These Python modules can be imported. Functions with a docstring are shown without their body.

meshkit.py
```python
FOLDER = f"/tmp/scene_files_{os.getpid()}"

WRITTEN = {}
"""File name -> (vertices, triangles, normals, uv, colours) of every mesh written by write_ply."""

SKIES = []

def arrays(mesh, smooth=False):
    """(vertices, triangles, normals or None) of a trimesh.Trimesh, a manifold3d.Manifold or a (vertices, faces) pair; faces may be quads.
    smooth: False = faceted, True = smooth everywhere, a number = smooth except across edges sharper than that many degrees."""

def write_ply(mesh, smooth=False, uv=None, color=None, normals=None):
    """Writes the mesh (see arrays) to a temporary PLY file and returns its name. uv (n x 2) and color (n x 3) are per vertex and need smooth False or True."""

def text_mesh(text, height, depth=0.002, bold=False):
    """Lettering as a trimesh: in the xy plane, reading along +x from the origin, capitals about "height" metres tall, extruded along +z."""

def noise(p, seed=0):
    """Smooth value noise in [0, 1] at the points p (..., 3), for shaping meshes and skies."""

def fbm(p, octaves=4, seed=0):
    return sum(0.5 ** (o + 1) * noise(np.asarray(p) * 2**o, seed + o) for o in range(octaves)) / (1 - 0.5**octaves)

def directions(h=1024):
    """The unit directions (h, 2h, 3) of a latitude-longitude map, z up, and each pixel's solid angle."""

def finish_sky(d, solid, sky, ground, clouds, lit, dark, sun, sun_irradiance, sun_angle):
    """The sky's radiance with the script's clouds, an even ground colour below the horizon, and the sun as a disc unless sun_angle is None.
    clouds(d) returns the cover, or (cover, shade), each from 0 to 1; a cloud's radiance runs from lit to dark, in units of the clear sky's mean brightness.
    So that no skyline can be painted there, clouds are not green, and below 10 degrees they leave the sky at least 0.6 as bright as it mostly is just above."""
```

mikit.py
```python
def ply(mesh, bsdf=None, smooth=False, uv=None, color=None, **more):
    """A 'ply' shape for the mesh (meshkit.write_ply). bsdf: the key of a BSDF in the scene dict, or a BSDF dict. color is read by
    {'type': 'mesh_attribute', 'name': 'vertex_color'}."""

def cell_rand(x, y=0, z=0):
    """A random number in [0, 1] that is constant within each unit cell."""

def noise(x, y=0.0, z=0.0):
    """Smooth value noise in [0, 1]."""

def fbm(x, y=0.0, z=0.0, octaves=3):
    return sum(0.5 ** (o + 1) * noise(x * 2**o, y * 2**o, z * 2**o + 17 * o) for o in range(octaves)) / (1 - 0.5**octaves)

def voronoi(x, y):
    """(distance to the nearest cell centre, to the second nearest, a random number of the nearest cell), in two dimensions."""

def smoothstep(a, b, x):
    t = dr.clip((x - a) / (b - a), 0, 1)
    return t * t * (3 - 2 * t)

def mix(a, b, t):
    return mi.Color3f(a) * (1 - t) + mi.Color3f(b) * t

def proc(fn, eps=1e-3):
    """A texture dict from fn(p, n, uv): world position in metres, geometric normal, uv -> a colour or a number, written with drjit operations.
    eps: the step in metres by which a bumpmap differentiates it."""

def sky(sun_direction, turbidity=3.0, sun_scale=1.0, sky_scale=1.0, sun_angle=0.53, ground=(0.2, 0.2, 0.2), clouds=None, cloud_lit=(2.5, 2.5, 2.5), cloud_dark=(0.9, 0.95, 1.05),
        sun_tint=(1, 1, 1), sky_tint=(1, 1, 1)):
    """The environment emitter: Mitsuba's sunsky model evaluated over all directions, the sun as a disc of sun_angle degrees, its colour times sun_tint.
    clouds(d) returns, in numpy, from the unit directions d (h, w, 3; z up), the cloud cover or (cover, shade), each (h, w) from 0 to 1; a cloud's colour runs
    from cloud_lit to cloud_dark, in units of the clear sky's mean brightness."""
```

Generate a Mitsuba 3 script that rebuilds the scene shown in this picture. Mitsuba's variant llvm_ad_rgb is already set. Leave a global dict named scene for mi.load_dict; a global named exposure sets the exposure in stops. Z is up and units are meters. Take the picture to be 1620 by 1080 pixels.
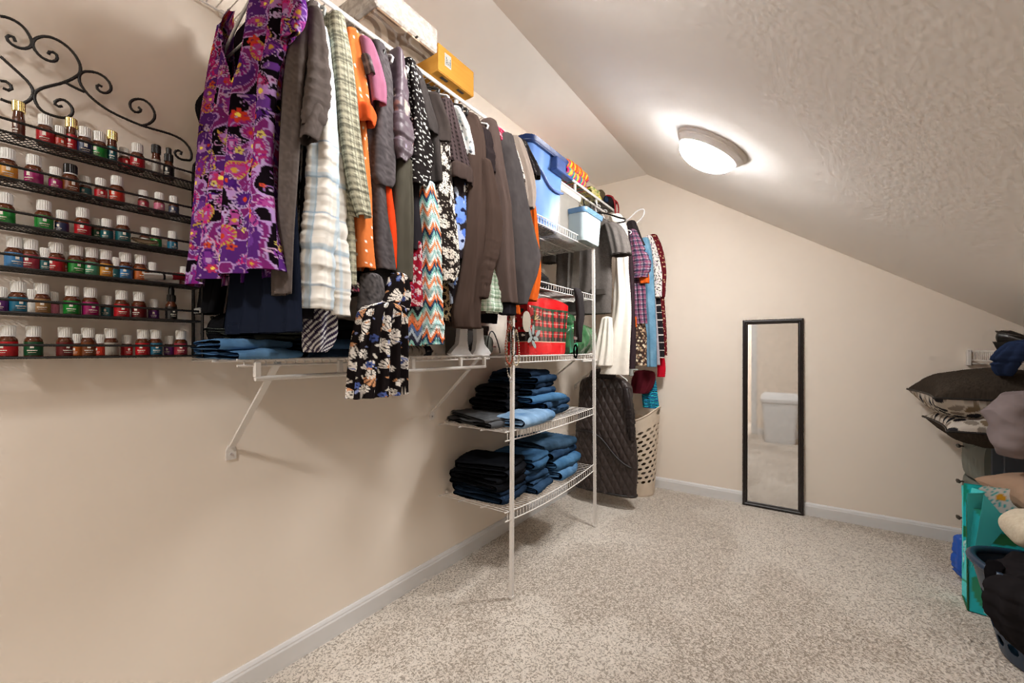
import math, numpy as np, trimesh, mitsuba as mi, mikit, meshkit
from mikit import proc, noise, fbm, voronoi, smoothstep, mix
import drjit as dr
from scipy.interpolate import PchipInterpolator, CubicSpline
from scipy.spatial import cKDTree

T = mi.ScalarTransform4f
scene, labels = {}, {}

# ------------------------------------------------------------------ camera, light, exposure
exposure = 0.15
CAM = np.array([1.432, 0.0, 1.065]); FPX, HX, HY = 659.13, 810.0, 552.7
YAW = math.radians(34.879)
FW = np.array([-math.sin(YAW), math.cos(YAW), 0.0]); RT = np.array([math.cos(YAW), math.sin(YAW), 0.0])
scene['camera'] = {'type': 'perspective', 'fov': 2 * math.degrees(math.atan(810 / FPX)), 'fov_axis': 'x', 'near_clip': 0.02, 'far_clip': 50.0,
                   'principal_point_offset_y': -(HY - 540.0) / 1080.0,
                   'to_world': T().look_at(origin=CAM.tolist(), target=(CAM + FW).tolist(), up=[0, 0, 1])}
LAMP_POWER = 112.0       # radiance of the frosted dome of the ceiling lamp
HALL_POWER = 170.0       # radiance of the hallway lamp's dome
LAMP2_POWER = 48.0       # the room's second ceiling lamp, just above the picture
LAMP_RGB = (1.0, 0.975, 0.945)


def at(px, py, axis, val):
    """The point of the plane (axis = val) seen at that place of the photograph."""
    r = FW + RT * (px - HX) / FPX - np.array([0, 0, 1.0]) * (py - HY) / FPX
    return CAM + r * ((val - CAM[axis]) / r[axis])


# ------------------------------------------------------------------ helpers
def lin(h):
    if not isinstance(h, str):
        return np.array(h, float)
    c = np.array([int(h[i:i + 2], 16) for i in (1, 3, 5)]) / 255.0
    return np.where(c <= 0.04045, c / 12.92, ((c + 0.055) / 1.055) ** 2.4)


def rgb(h):
    return {'type': 'rgb', 'value': lin(h).tolist()}


def key_for(name):
    if name not in used:
        used[name] = 0
        return name
    used[name] += 1
    return '%s_%03d' % (name, used[name])


used = {}


def tag(key, label=None, cat=None, group=None, kind=None):
    d = {}
    if label: d['label'] = label
    if cat: d['category'] = cat
    if group: d['group'] = group
    if kind: d['kind'] = kind
    labels[key] = d
    return key


def thing(name, label, cat, group=None):
    return tag(key_for(name), label, cat, group)


def put(parent, name, shape, label=None, kind=None):
    k = key_for(parent + '__' + name)
    scene[k] = shape
    if label or kind:
        tag(k, label, None, None, kind)
    return k


def solo(name, shape, label, cat, group=None, kind=None):
    k = tag(key_for(name), label, cat, group, kind)
    scene[k] = shape
    return k


def struct(name, shape):
    scene[name] = shape
    labels[name] = {'kind': 'structure'}


def moved(shape, m):
    return {**shape, 'to_world': m}


def box(lo, hi, bev=0.0):
    lo, hi = np.array(lo, float), np.array(hi, float)
    if bev <= 0:
        m = trimesh.creation.box(extents=hi - lo)
        m.apply_translation((lo + hi) / 2)
        return m
    c = []
    for s in np.ndindex(2, 2, 2):
        p = np.where(s, hi, lo)
        for a in range(3):
            q = p + np.where(np.array(s), -1, 1) * bev
            q[a] = p[a]
            c.append(q)
    return trimesh.convex.convex_hull(np.array(c))


def cat_(*ms):
    return trimesh.util.concatenate([m for m in ms])


def tube(pts, r, n=8, closed=False, step=None):
    p = np.asarray(pts, float)
    if step:
        t = np.r_[0, np.cumsum(np.linalg.norm(np.diff(p, axis=0), axis=1))]
        p = CubicSpline(t, p)(np.linspace(0, t[-1], max(4, int(t[-1] / step))))
    t = np.gradient(p, axis=0) if not closed else np.roll(p, -1, 0) - np.roll(p, 1, 0)
    t /= np.linalg.norm(t, axis=1, keepdims=True) + 1e-12
    a = np.cross(t[0], [0, 0, 1.0] if abs(t[0][2]) < 0.9 else [1.0, 0, 0]); a /= np.linalg.norm(a)
    A = []
    for ti in t:
        a = a - ti * (a @ ti); a /= np.linalg.norm(a); A.append(a)
    A = np.array(A); B = np.cross(t, A)
    th = np.arange(n) * 2 * np.pi / n
    r = np.broadcast_to(r, (len(p),))
    v = (p[:, None] + r[:, None, None] * (np.cos(th)[None, :, None] * A[:, None] + np.sin(th)[None, :, None] * B[:, None])).reshape(-1, 3)
    f = []
    L = len(p) if closed else len(p) - 1
    for i in range(L):
        for j in range(n):
            a0, a1, b0, b1 = i * n + j, i * n + (j + 1) % n, ((i + 1) % len(p)) * n + j, ((i + 1) % len(p)) * n + (j + 1) % n
            f += [[a0, b0, b1], [a0, b1, a1]]
    if not closed:
        v = np.vstack([v, p[:1], p[-1:]]); k = len(v)
        for j in range(n):
            f += [[k - 2, j, (j + 1) % n], [k - 1, (L) * n + (j + 1) % n, L * n + j]]
    m = trimesh.Trimesh(v, f, process=False)
    m.fix_normals() if False else None
    return m


def lathe(prof, n=24):
    """prof: (r, z) list from bottom to top."""
    p = np.array(prof, float); th = np.arange(n) * 2 * np.pi / n
    v = np.stack([p[:, None, 0] * np.cos(th), p[:, None, 0] * np.sin(th), np.repeat(p[:, 1:], n, 1)], -1).reshape(-1, 3)
    f = []
    for i in range(len(p) - 1):
        for j in range(n):
            a0, a1, b0, b1 = i * n + j, i * n + (j + 1) % n, (i + 1) * n + j, (i + 1) * n + (j + 1) % n
            f += [[a0, a1, b1], [a0, b1, b0]]
    return trimesh.Trimesh(v, f, process=False)


def grid_faces(nr, nc, wrap=True):
    i, j = np.meshgrid(np.arange(nr - 1), np.arange(nc if wrap else nc - 1), indexing='ij')
    j1 = (j + 1) % nc
    a, b, c, d = i * nc + j, i * nc + j1, (i + 1) * nc + j1, (i + 1) * nc + j
    return np.concatenate([np.stack([a, b, c], -1).reshape(-1, 3), np.stack([a, c, d], -1).reshape(-1, 3)])


# ------------------------------------------------------------------ materials
def two(b):
    return {'type': 'twosided', 'bsdf': b}


def plastic(c, rough=0.25):
    return two({'type': 'roughplastic', 'diffuse_reflectance': rgb(c), 'alpha': rough, 'nonlinear': True})


def matte(c):
    return two({'type': 'diffuse', 'reflectance': rgb(c)})


scene['m_fabric'] = two({'type': 'diffuse', 'reflectance': {'type': 'mesh_attribute', 'name': 'vertex_color'}})
scene['m_satin'] = two({'type': 'principled', 'base_color': {'type': 'mesh_attribute', 'name': 'vertex_color'}, 'roughness': 0.45, 'specular': 0.4})
scene['m_gloss'] = two({'type': 'principled', 'base_color': {'type': 'mesh_attribute', 'name': 'vertex_color'}, 'roughness': 0.2, 'specular': 0.5})


def wall_bump(p, n, uv):
    return 0.0006 * fbm(p.x * 160, p.y * 160, p.z * 160, 2)


WALL = '#e0d5c8'


def wall_col(p, n, uv):
    return mix(lin('#e8ddd0').tolist(), lin('#eae0d4').tolist(), fbm(p.x * 2.0 + 3, p.y * 2.0, p.z * 2.0, 3))


def ceil_col(p, n, uv):
    return mix(lin('#e6e0d9').tolist(), lin('#e8e3dd').tolist(), fbm(p.x * 3.0, p.y * 3.0 + 9, p.z * 3.0, 2))


def ceil_bump(p, n, uv):
    return 0.0016 * fbm(p.x * 90, p.y * 90, p.z * 90, 2)


scene['m_wall'] = two({'type': 'bumpmap', 'nested_texture': proc(wall_bump, 0.002), 'scale': 1.0, 'bsdf': {'type': 'diffuse', 'reflectance': proc(wall_col)}})
scene['m_ceiling'] = two({'type': 'bumpmap', 'nested_texture': proc(ceil_bump, 0.003), 'scale': 1.0, 'bsdf': {'type': 'diffuse', 'reflectance': proc(ceil_col)}})


def carpet_h(p, n, uv):
    return 0.006 * noise(p.x * 170, p.y * 170) + 0.004 * noise(p.x * 90 + 31, p.y * 90)


def carpet_col(p, n, uv):
    wx = p.x + 0.004 * noise(p.x * 120, p.y * 120 + 7)
    wy = p.y + 0.004 * noise(p.x * 120 + 19, p.y * 120)
    t = noise(wx * 330, wy * 330) * 0.55 + noise(wx * 170 + 5, wy * 170) * 0.45
    big = fbm(p.x * 3.0, p.y * 3.0, 4.0, 3)
    dark = smoothstep(0.5, 0.33, t)
    c = mix(lin('#d6cec4').tolist(), lin('#bfb5aa').tolist(), smoothstep(0.38, 0.62, big))
    c = mix(c, lin('#e4dcd2').tolist(), smoothstep(0.55, 0.72, t) * 0.7)
    return mix(c, lin('#857a6e').tolist(), dark * 0.7)


scene['m_carpet'] = two({'type': 'bumpmap', 'nested_texture': proc(carpet_h, 0.002), 'scale': 1.0, 'bsdf': {'type': 'diffuse', 'reflectance': proc(carpet_col)}})
scene['m_trim'] = plastic('#f0f0f0', 0.25)
scene['m_wire'] = plastic('#f1efec', 0.2)
scene['m_black_iron'] = plastic('#1d1b19', 0.25)
scene['m_black_plastic'] = plastic('#1c1b1b', 0.2)
scene['m_white_plastic'] = plastic('#eeeeee', 0.15)
scene['m_clear_plastic'] = plastic('#cfd3d0', 0.1)
scene['m_teal_plastic'] = plastic('#168a86', 0.15)
scene['m_frame'] = plastic('#2a2220', 0.2)
scene['m_chrome'] = {'type': 'roughconductor', 'material': 'Cr', 'alpha': 0.15}
scene['m_mirror'] = {'type': 'conductor', 'material': 'none', 'specular_reflectance': rgb((0.93, 0.94, 0.94))}
scene['m_screw'] = {'type': 'roughconductor', 'material': 'Cr', 'alpha': 0.3}

# ------------------------------------------------------------------ the room
XW, YB, YF, XK = 2.75, 3.294, -0.35, 2.75
ZC, XC, SL = 2.439, 0.431, 0.6468


def slope_z(x):
    return ZC - SL * (x - XC)


struct('floor', mikit.ply(box((-0.1, -2.2, -0.1), (2.9, 3.4, 0.0)), 'm_carpet'))
struct('wall_left', mikit.ply(box((-0.1, YF - 0.1, 0), (0.0, 3.4, 2.6)), 'm_wall'))
struct('wall_right', mikit.ply(box((XK, YF - 0.1, 0), (XK + 0.1, 3.4, slope_z(XK) + 0.1)), 'm_wall'))


def prism_y(poly, y0, y1):
    import shapely
    m = trimesh.creation.extrude_polygon(shapely.Polygon(poly), y1 - y0, engine='earcut')
    v = m.vertices.copy()
    m.vertices = np.stack([v[:, 0], y1 - v[:, 2], v[:, 1]], -1)
    return m


gable = [(0, 0), (XK, 0), (XK, slope_z(XK)), (XC, ZC), (0, ZC)]
struct('wall_back', mikit.ply(prism_y(gable, YB, YB + 0.1), 'm_wall'))
DX0, DX1, DZ = 0.10, 0.83, 2.04
front = [(DX1, 0), (XK, 0), (XK, slope_z(XK)), (XC, ZC), (0, ZC), (0, 0), (DX0, 0), (DX0, DZ), (DX1, DZ)]
struct('wall_front', mikit.ply(prism_y(front, YF - 0.1, YF), 'm_wall'))
struct('ceiling', mikit.ply(box((-0.1, YF - 0.1, ZC), (XC, 3.4, ZC + 0.1)), 'm_ceiling'))
struct('ceiling_slope', mikit.ply(prism_y([(XC, ZC), (XK + 0.1, slope_z(XK + 0.1)), (XK + 0.1, slope_z(XK + 0.1) + 0.1), (XC, ZC + 0.1)], YF - 0.1, 3.4), 'm_ceiling'))


def base_profile(L):
    """A baseboard of length L along +y standing against the plane x = 0."""
    import shapely
    prof = [(0, 0), (0.013, 0), (0.013, 0.060), (0.010, 0.066), (0.010, 0.070), (0.006, 0.078), (0.003, 0.081), (0, 0.081)]
    m = trimesh.creation.extrude_polygon(shapely.Polygon(prof), L, engine='earcut')
    v = m.vertices.copy()
    m.vertices = np.stack([v[:, 0], v[:, 2], v[:, 1]], -1)
    m.invert()
    return m


def base(name, M, L):
    m = base_profile(L)
    m.apply_transform(M)
    struct(name, mikit.ply(m, 'm_trim', smooth=20))


RZ = trimesh.transformations.rotation_matrix
TR = trimesh.transformations.translation_matrix
base('baseboard_left', TR((0, YF, 0)), YB - YF)
base('baseboard_back', TR((0, YB, 0)) @ RZ(-math.pi / 2, (0, 0, 1)), XK)
base('baseboard_right', TR((XK, YB, 0)) @ RZ(math.pi, (0, 0, 1)), YB - YF)
base('baseboard_front', TR((XK, YF, 0)) @ RZ(math.pi / 2, (0, 0, 1)), XK - DX1 - 0.07)
# doorway behind the camera: casing, open white door and the lit hall beyond
struct('trim_1', mikit.ply(cat_(box((DX1, YF - 0.11, 0), (DX1 + 0.065, YF + 0.016, DZ + 0.065), 0.004), box((DX0 - 0.065, YF - 0.11, 0), (DX0, YF + 0.016, DZ + 0.065), 0.004), box((DX0, YF - 0.11, DZ), (DX1, YF + 0.016, DZ + 0.065), 0.004)), 'm_trim'))
struct('door_1', mikit.ply(cat_(box((DX0, YF - 0.85, 0.01), (DX0 + 0.035, YF - 0.12, DZ), 0.003), *[box((DX0 + 0.03, YF - 0.85 + 0.09 + 0.31 * i, 0.2 + 0.95 * j), (DX0 + 0.042, YF - 0.85 + 0.33 + 0.31 * i, 0.95 + 0.9 * j), 0.006) for i in range(2) for j in range(2)]), 'm_trim'))
struct('wall_hall', mikit.ply(cat_(box((-0.5, -2.3, 0), (2.9, -2.2, 2.6)), box((-0.6, -2.3, 0), (-0.5, YF - 0.1, 2.6)), box((2.9, -2.3, 0), (3.0, YF - 0.1, 2.6)), box((-0.5, YF - 0.1, 0), (-0.1, YF - 0.0, 2.6))), 'm_wall'))
struct('ceiling_hall', mikit.ply(box((-0.6, -2.3, ZC), (3.0, YF - 0.1, ZC + 0.1)), 'm_ceiling'))


# ------------------------------------------------------------------ ceiling lamps (flush dome fixtures)
def dome_light(label, M, power):
    k = thing('ceiling_light', label, 'ceiling light')
    R = 0.165
    trim = lathe([(0, 0.0), (R + 0.004, 0.0), (R + 0.008, -0.006), (R + 0.004, -0.012), (R - 0.002, -0.015), (R - 0.004, -0.022), (R - 0.02, -0.036), (R - 0.024, -0.04), (R - 0.03, -0.037), (0, -0.03)][::-1], 64)
    dome = lathe([(0.0001, -0.108)] + [((R - 0.027) * math.sin(a), -0.034 - 0.074 * math.cos(a) ** 0.9) for a in np.linspace(0.08, math.pi / 2, 18)], 64)
    trim.apply_transform(M); dome.apply_transform(M)
    scene.setdefault('m_fixture', two({'type': 'roughplastic', 'diffuse_reflectance': rgb('#d8cfc6'), 'alpha': 0.2}))
    put(k, 'rim', mikit.ply(trim, 'm_fixture', smooth=30))
    put(k, 'glass_dome', {**mikit.ply(dome, 'm_white_plastic', smooth=True), 'emitter': {'type': 'area', 'radiance': {'type': 'rgb', 'value': [power * c for c in LAMP_RGB]}}}, 'glowing frosted glass dome')


ang = math.atan(SL)
dome_light('round white flush ceiling light glowing on the sloped ceiling', TR((1.088, 2.125, slope_z(1.088))) @ RZ(ang, (0, 1, 0)), LAMP_POWER)
dome_light('round flush ceiling light on the slope above the clothes rod, outside the picture', TR((0.95, 0.85, slope_z(0.95))) @ RZ(ang, (0, 1, 0)), LAMP2_POWER)
dome_light('round flush light on the hallway ceiling outside the door', TR((0.9, -1.1, ZC)), HALL_POWER)


# ------------------------------------------------------------------ wire shelves
def wire_shelf(label, x0, x1, y0, y1, z, lip=-0.03, sag=0.0, rails=(0.5,), x_is_lip=True, pitch=0.0254, name='wire_shelf', rr=0.0031):
    """Ventilated shelf: wires across the depth, bent over the front rail into a lip; rails run along y."""
    k = thing(name, label, 'wire shelf')
    n = int(round((y1 - y0) / pitch))
    w = tube([(x0, 0, 0.0), (x1 - 0.004, 0, 0.0), (x1, 0, 0.004 * np.sign(lip)), (x1, 0, lip)], 0.0017, 6)
    wire = mikit.ply(w, 'm_wire', smooth=True)
    f = lambda y: -sag * 4 * (y - y0) * (y1 - y) / (y1 - y0) ** 2
    for i in range(n + 1):
        y = y0 + 0.004 + (y1 - y0 - 0.008) * i / n
        put(k, 'wire', moved(wire, T().translate([0, float(y), float(z + f(y))])))
    ys = np.linspace(y0 - 0.012, y1 + 0.012, 25)
    e = 0.0035
    sg = -1 if lip < 0 else 1
    spots = [(x0 + 0.004, -e * 1.0), (x1 - 0.001, -sg * e * 0.8), (x1 + 0.001, lip)] + [(x0 + (x1 - x0) * r, -e) for r in rails]
    for x, dz in spots:
        put(k, 'rail', mikit.ply(tube([(x, y, z + dz + f(y)) for y in ys], rr if x > x1 - 0.002 else 0.0031, 8), 'm_wire', smooth=30))
    # wall clips
    clip = cat_(box((0.0, -0.008, -0.012), (0.016, 0.008, 0.008), 0.003))
    cl = mikit.ply(clip, 'm_wire')
    for y in np.arange(y0 + 0.05, y1, 0.3):
        put(k, 'wall_clip', moved(cl, T().translate([float(max(x0 - 0.012, 0.0)), float(y), z])))
    return k


def rod_part(k, x, y0, y1, z, z_shelf, hangers):
    put(k, 'hang_rod', mikit.ply(tube([(x, y0, z), (x, y1, z)], 0.0065, 12), 'm_wire', smooth=30))
    h = box((x - 0.008, -0.008, z + 0.003), (x + 0.004, 0.008, z_shelf), 0.002)
    hp = mikit.ply(h, 'm_wire')
    for y in hangers:
        put(k, 'rod_holder', moved(hp, T().translate([0, float(y), 0])))


def strut(k, y, z_top, x_top, z_wall):
    a, b = np.array([x_top, y, z_top]), np.array([0.012, y, z_wall + 0.02])
    d = (b - a) / np.linalg.norm(b - a); nrm = np.array([d[2], 0, -d[0]])
    m = []
    for s in (-1, 1):
        m += [a + nrm * 0.003 * t + np.array([0, 0.009 * s, 0]) for t in (-1, 1)] + [b + nrm * 0.003 * t + np.array([0, 0.009 * s, 0]) for t in (-1, 1)]
    put(k, 'brace', mikit.ply(trimesh.convex.convex_hull(np.array(m)), 'm_wire'))
    p = trimesh.convex.convex_hull(np.array([(xx, y + yy, z_wall + zz) for xx in (0, 0.005) for yy, zz in ((-0.014, -0.022), (0.014, -0.022), (0.014, 0.006), (0.007, 0.022), (-0.007, 0.022), (-0.014, 0.006))]))
    f = put(k, 'brace_foot', mikit.ply(p, 'm_wire'))
    sc = trimesh.creation.cylinder(0.0038, 0.004, sections=16); sc.apply_transform(TR((0.006, y, z_wall - 0.006)) @ RZ(math.pi / 2, (0, 1, 0)))
    put(f, 'screw', mikit.ply(sc, 'm_screw'))


ZT, ZR = 2.07, 2.014
up1 = wire_shelf('long white wire shelf at the top of the left wall with hanging rod', 0.012, 0.305, 0.478, 1.64, ZT, lip=-0.006, rails=(0.5,), rr=0.0046)
rod_part(up1, 0.298, 0.50, 1.63, ZR, ZT, (0.64, 0.94, 1.24, 1.54))
strut(up1, 0.60, ZT - 0.004, 0.29, 1.78); strut(up1, 1.45, ZT - 0.004, 0.29, 1.78)
up2 = wire_shelf('short white wire shelf at the top of the left wall near the corner', 0.012, 0.305, 2.06, 3.28, ZT + 0.01, lip=-0.006, rails=(0.5,), rr=0.0046)
rod_part(up2, 0.298, 2.07, 3.28, ZR + 0.01, ZT + 0.01, (2.3, 2.62, 2.94, 3.2))
strut(up2, 2.95, ZT + 0.006, 0.29, 1.79)
lo1 = wire_shelf('waist-high white wire shelf below the hanging clothes holding folded dark jeans', 0.012, 0.305, 0.46, 1.43, 1.037, lip=-0.012, rails=(0.5,))
rod_part(lo1, 0.312, 0.486, 1.405, 0.992, 1.034, (0.492, 0.72, 1.0, 1.25, 1.40))
strut(lo1, 0.552, 1.03, 0.288, 0.752); strut(lo1, 1.392, 1.03, 0.288, 0.757)
lo2 = wire_shelf('waist-high white wire shelf near the corner above the quilted vest', 0.012, 0.305, 2.36, 3.28, 1.037, lip=-0.012, rails=(0.5,))
rod_part(lo2, 0.312, 2.37, 3.28, 0.992, 1.034, (2.4, 2.7, 3.0, 3.25))
strut(lo2, 2.40, 1.03, 0.288, 0.80); strut(lo2, 2.9, 1.03, 0.288, 0.78)
# the shelf tower: five shelves, two front posts
TW = [('lowest', 0.372, -0.034, 0.022), ('second', 0.712, -0.034, 0.008), ('third', 1.034, -0.026, 0.0), ('fourth', 1.362, 0.028, 0.0), ('topmost', 1.668, 0.034, 0.0)]
notes = {'lowest': 'lowest bowed white wire shelf of the shelf tower under the messy jeans pile', 'second': 'white wire shelf of the tower holding grey jeans and a blue jeans stack',
         'third': 'white wire shelf of the tower under the red plaid bag', 'fourth': 'white wire shelf of the tower above the red bag with a black cap on it', 'topmost': 'topmost white wire shelf of the tower under the blue lidded tote'}
tower = []
for nm, z, lip, sg in TW:
    tower.append(wire_shelf(notes[nm], 0.012, 0.405, 1.435, 2.32, z, lip=lip, sag=sg, rails=(0.33, 0.66)))
for y, yb, z1, lb in ((1.474, 1.462, 1.70, 'white square support post of the shelf tower nearest the camera'), (2.312, 2.338, 1.70, 'white square support post of the shelf tower beside the quilted vest')):
    m = trimesh.convex.convex_hull(np.array([(0.410 + sx * 0.0075, yy + sy * 0.0075, zz) for sx in (-1, 1) for sy in (-1, 1) for yy, zz in ((yb, 0.004), (y, z1))]))
    k = thing('support_post', lb, 'post')
    put(k, 'post', mikit.ply(m, 'm_wire'))
    put(k, 'foot_cap', mikit.ply(box((0.400, yb - 0.010, 0.0), (0.420, yb + 0.010, 0.014), 0.002), 'm_wire'))
# shelf under the slope at the right
k = thing('wire_shelf', 'white wire shelf on the right side fixed to the back wall beside the cushions', 'wire shelf')
wr = mikit.ply(tube([(2.52, 0, 0.0), (2.19, 0, 0.0), (2.186, 0, -0.004), (2.186, 0, -0.05)], 0.0017, 6), 'm_wire', smooth=True)
for i in range(60):
    put(k, 'wire', moved(wr, T().translate([0, 1.75 + 0.0254 * i, 1.058])))
for x, z in ((2.186, 1.055), (2.185, 1.008), (2.35, 1.055), (2.51, 1.055)):
    put(k, 'rail', mikit.ply(tube([(x, 1.73, z), (x, 3.285, z)], 0.0032, 8), 'm_wire', smooth=30))
put(k, 'wall_bracket', mikit.ply(cat_(box((2.165, 3.262, 0.978), (2.182, 3.294, 1.066), 0.003), box((2.18, 3.27, 0.985), (2.24, 3.29, 0.993), 0.002)), 'm_wire'))
for i, (dx, dz) in enumerate(((0.0, 1.058), (0.012, 1.058))):
    sc = trimesh.creation.cylinder(0.003, 0.004, sections=12); sc.apply_transform(TR((2.17 + dx, 3.262, dz)) @ RZ(math.pi / 2, (1, 0, 0)))
    put(k, 'screw', mikit.ply(sc, 'm_screw'))
for y in (1.9, 2.5):
    put(k, 'brace', mikit.ply(tube([(2.2, y, 1.05), (2.62, y, 1.012)], 0.005, 8), 'm_wire', smooth=30))

# ------------------------------------------------------------------ cloth: patterns (in the cloth's own metres u round, v down) and swept folds
def vn(u, v, f, seed=0, oct=2):
    return meshkit.fbm(np.stack([u * f, v * f, np.full_like(u, seed * 7.3)], -1), oct, seed)


def plain(c, heather=0.06, f=60):
    c = lin(c)
    def fn(u, v, rng):
        n = vn(u, v, f, 3) - 0.5
        return np.clip(c[None] * (1 + 2 * heather * n[:, None]), 0, 1)
    return fn


def heather(c, c2, f=260):
    c, c2 = lin(c), lin(c2)
    def fn(u, v, rng):
        t = np.clip((vn(u * 1.5, v, f, 5, 2) - 0.3) * 2.2, 0, 1)[:, None]
        return c * (1 - t) + c2 * t
    return fn


def scatter(col, u, v, spacing, size, fn, rng, jit=0.4, pts=None, turn=True):
    tree = cKDTree(np.stack([u, v], -1))
    if pts is None:
        gu = np.arange(u.min() - spacing, u.max() + spacing, spacing); gv = np.arange(v.min() - spacing, v.max() + spacing, spacing)
        pts = [(a + (spacing / 2 if j % 2 else 0), b) for j, b in enumerate(gv) for a in gu]
        pts = [(a + rng.uniform(-jit, jit) * spacing, b + rng.uniform(-jit, jit) * spacing) for a, b in pts]
    for a, b in pts:
        s = rng.uniform(*size); th = rng.uniform(0, 2 * np.pi) if turn else 0.0; k = rng.integers(1 << 30)
        idx = tree.query_ball_point((a, b), s * 1.15)
        if not idx:
            continue
        idx = np.array(idx)
        du, dv = (u[idx] - a) / s, (v[idx] - b) / s
        x, y = du * math.cos(th) + dv * math.sin(th), -du * math.sin(th) + dv * math.cos(th)
        for m, c in fn(x, y, np.random.default_rng(k)):
            col[idx[m]] = c
    return col


def flower(petals, cols, n=5, core=0.25):
    cols = [lin(c) for c in cols]; cc = lin(petals)
    def fn(x, y, r):
        rr, th = np.hypot(x, y), np.arctan2(y, x)
        R = 0.55 + 0.42 * np.abs(np.cos(n * th / 2))
        yield rr < R, cols[r.integers(len(cols))]
        yield rr < core, cc
    return fn


def daisy(c='#efe9df', core='#3a332c', n=11):
    c, k = lin(c), lin(core)
    def fn(x, y, r):
        rr, th = np.hypot(x, y), np.arctan2(y, x)
        yield (rr < 0.95) & (np.abs(np.cos(n * th / 2)) > 0.33 + 0.3 * np.maximum(rr - 0.6, 0)) & (rr > 0.2), c
        yield rr < 0.2, k
    return fn


def dot(c):
    c = lin(c)
    return lambda x, y, r: [(np.hypot(x, y) < 0.9, c)]


def leaf(cols):
    cols = [lin(c) for c in cols]
    def fn(x, y, r):
        w = 0.38 * np.sqrt(np.clip(1 - x * x, 0, 1)) * (1 - 0.3 * x)
        yield (np.abs(y + 0.12 * np.sin(2 * x)) < w) & (np.abs(x) < 1), cols[r.integers(len(cols))]
    return fn


def fan(cols):
    cols = [lin(c) for c in cols]
    def fn(x, y, r):
        th = np.arctan2(x, y + 0.9); rr = np.hypot(x, y + 0.9)
        c = cols[r.integers(len(cols))]
        yield (np.abs(th) < 0.72) & (rr < 1.75) & (rr > 0.35) & (np.abs(np.cos(th * 9)) > 0.45), c
        yield (np.abs(th) < 0.62) & (rr < 0.7) & (rr > 0.2), cols[r.integers(len(cols))]
    return fn


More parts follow.
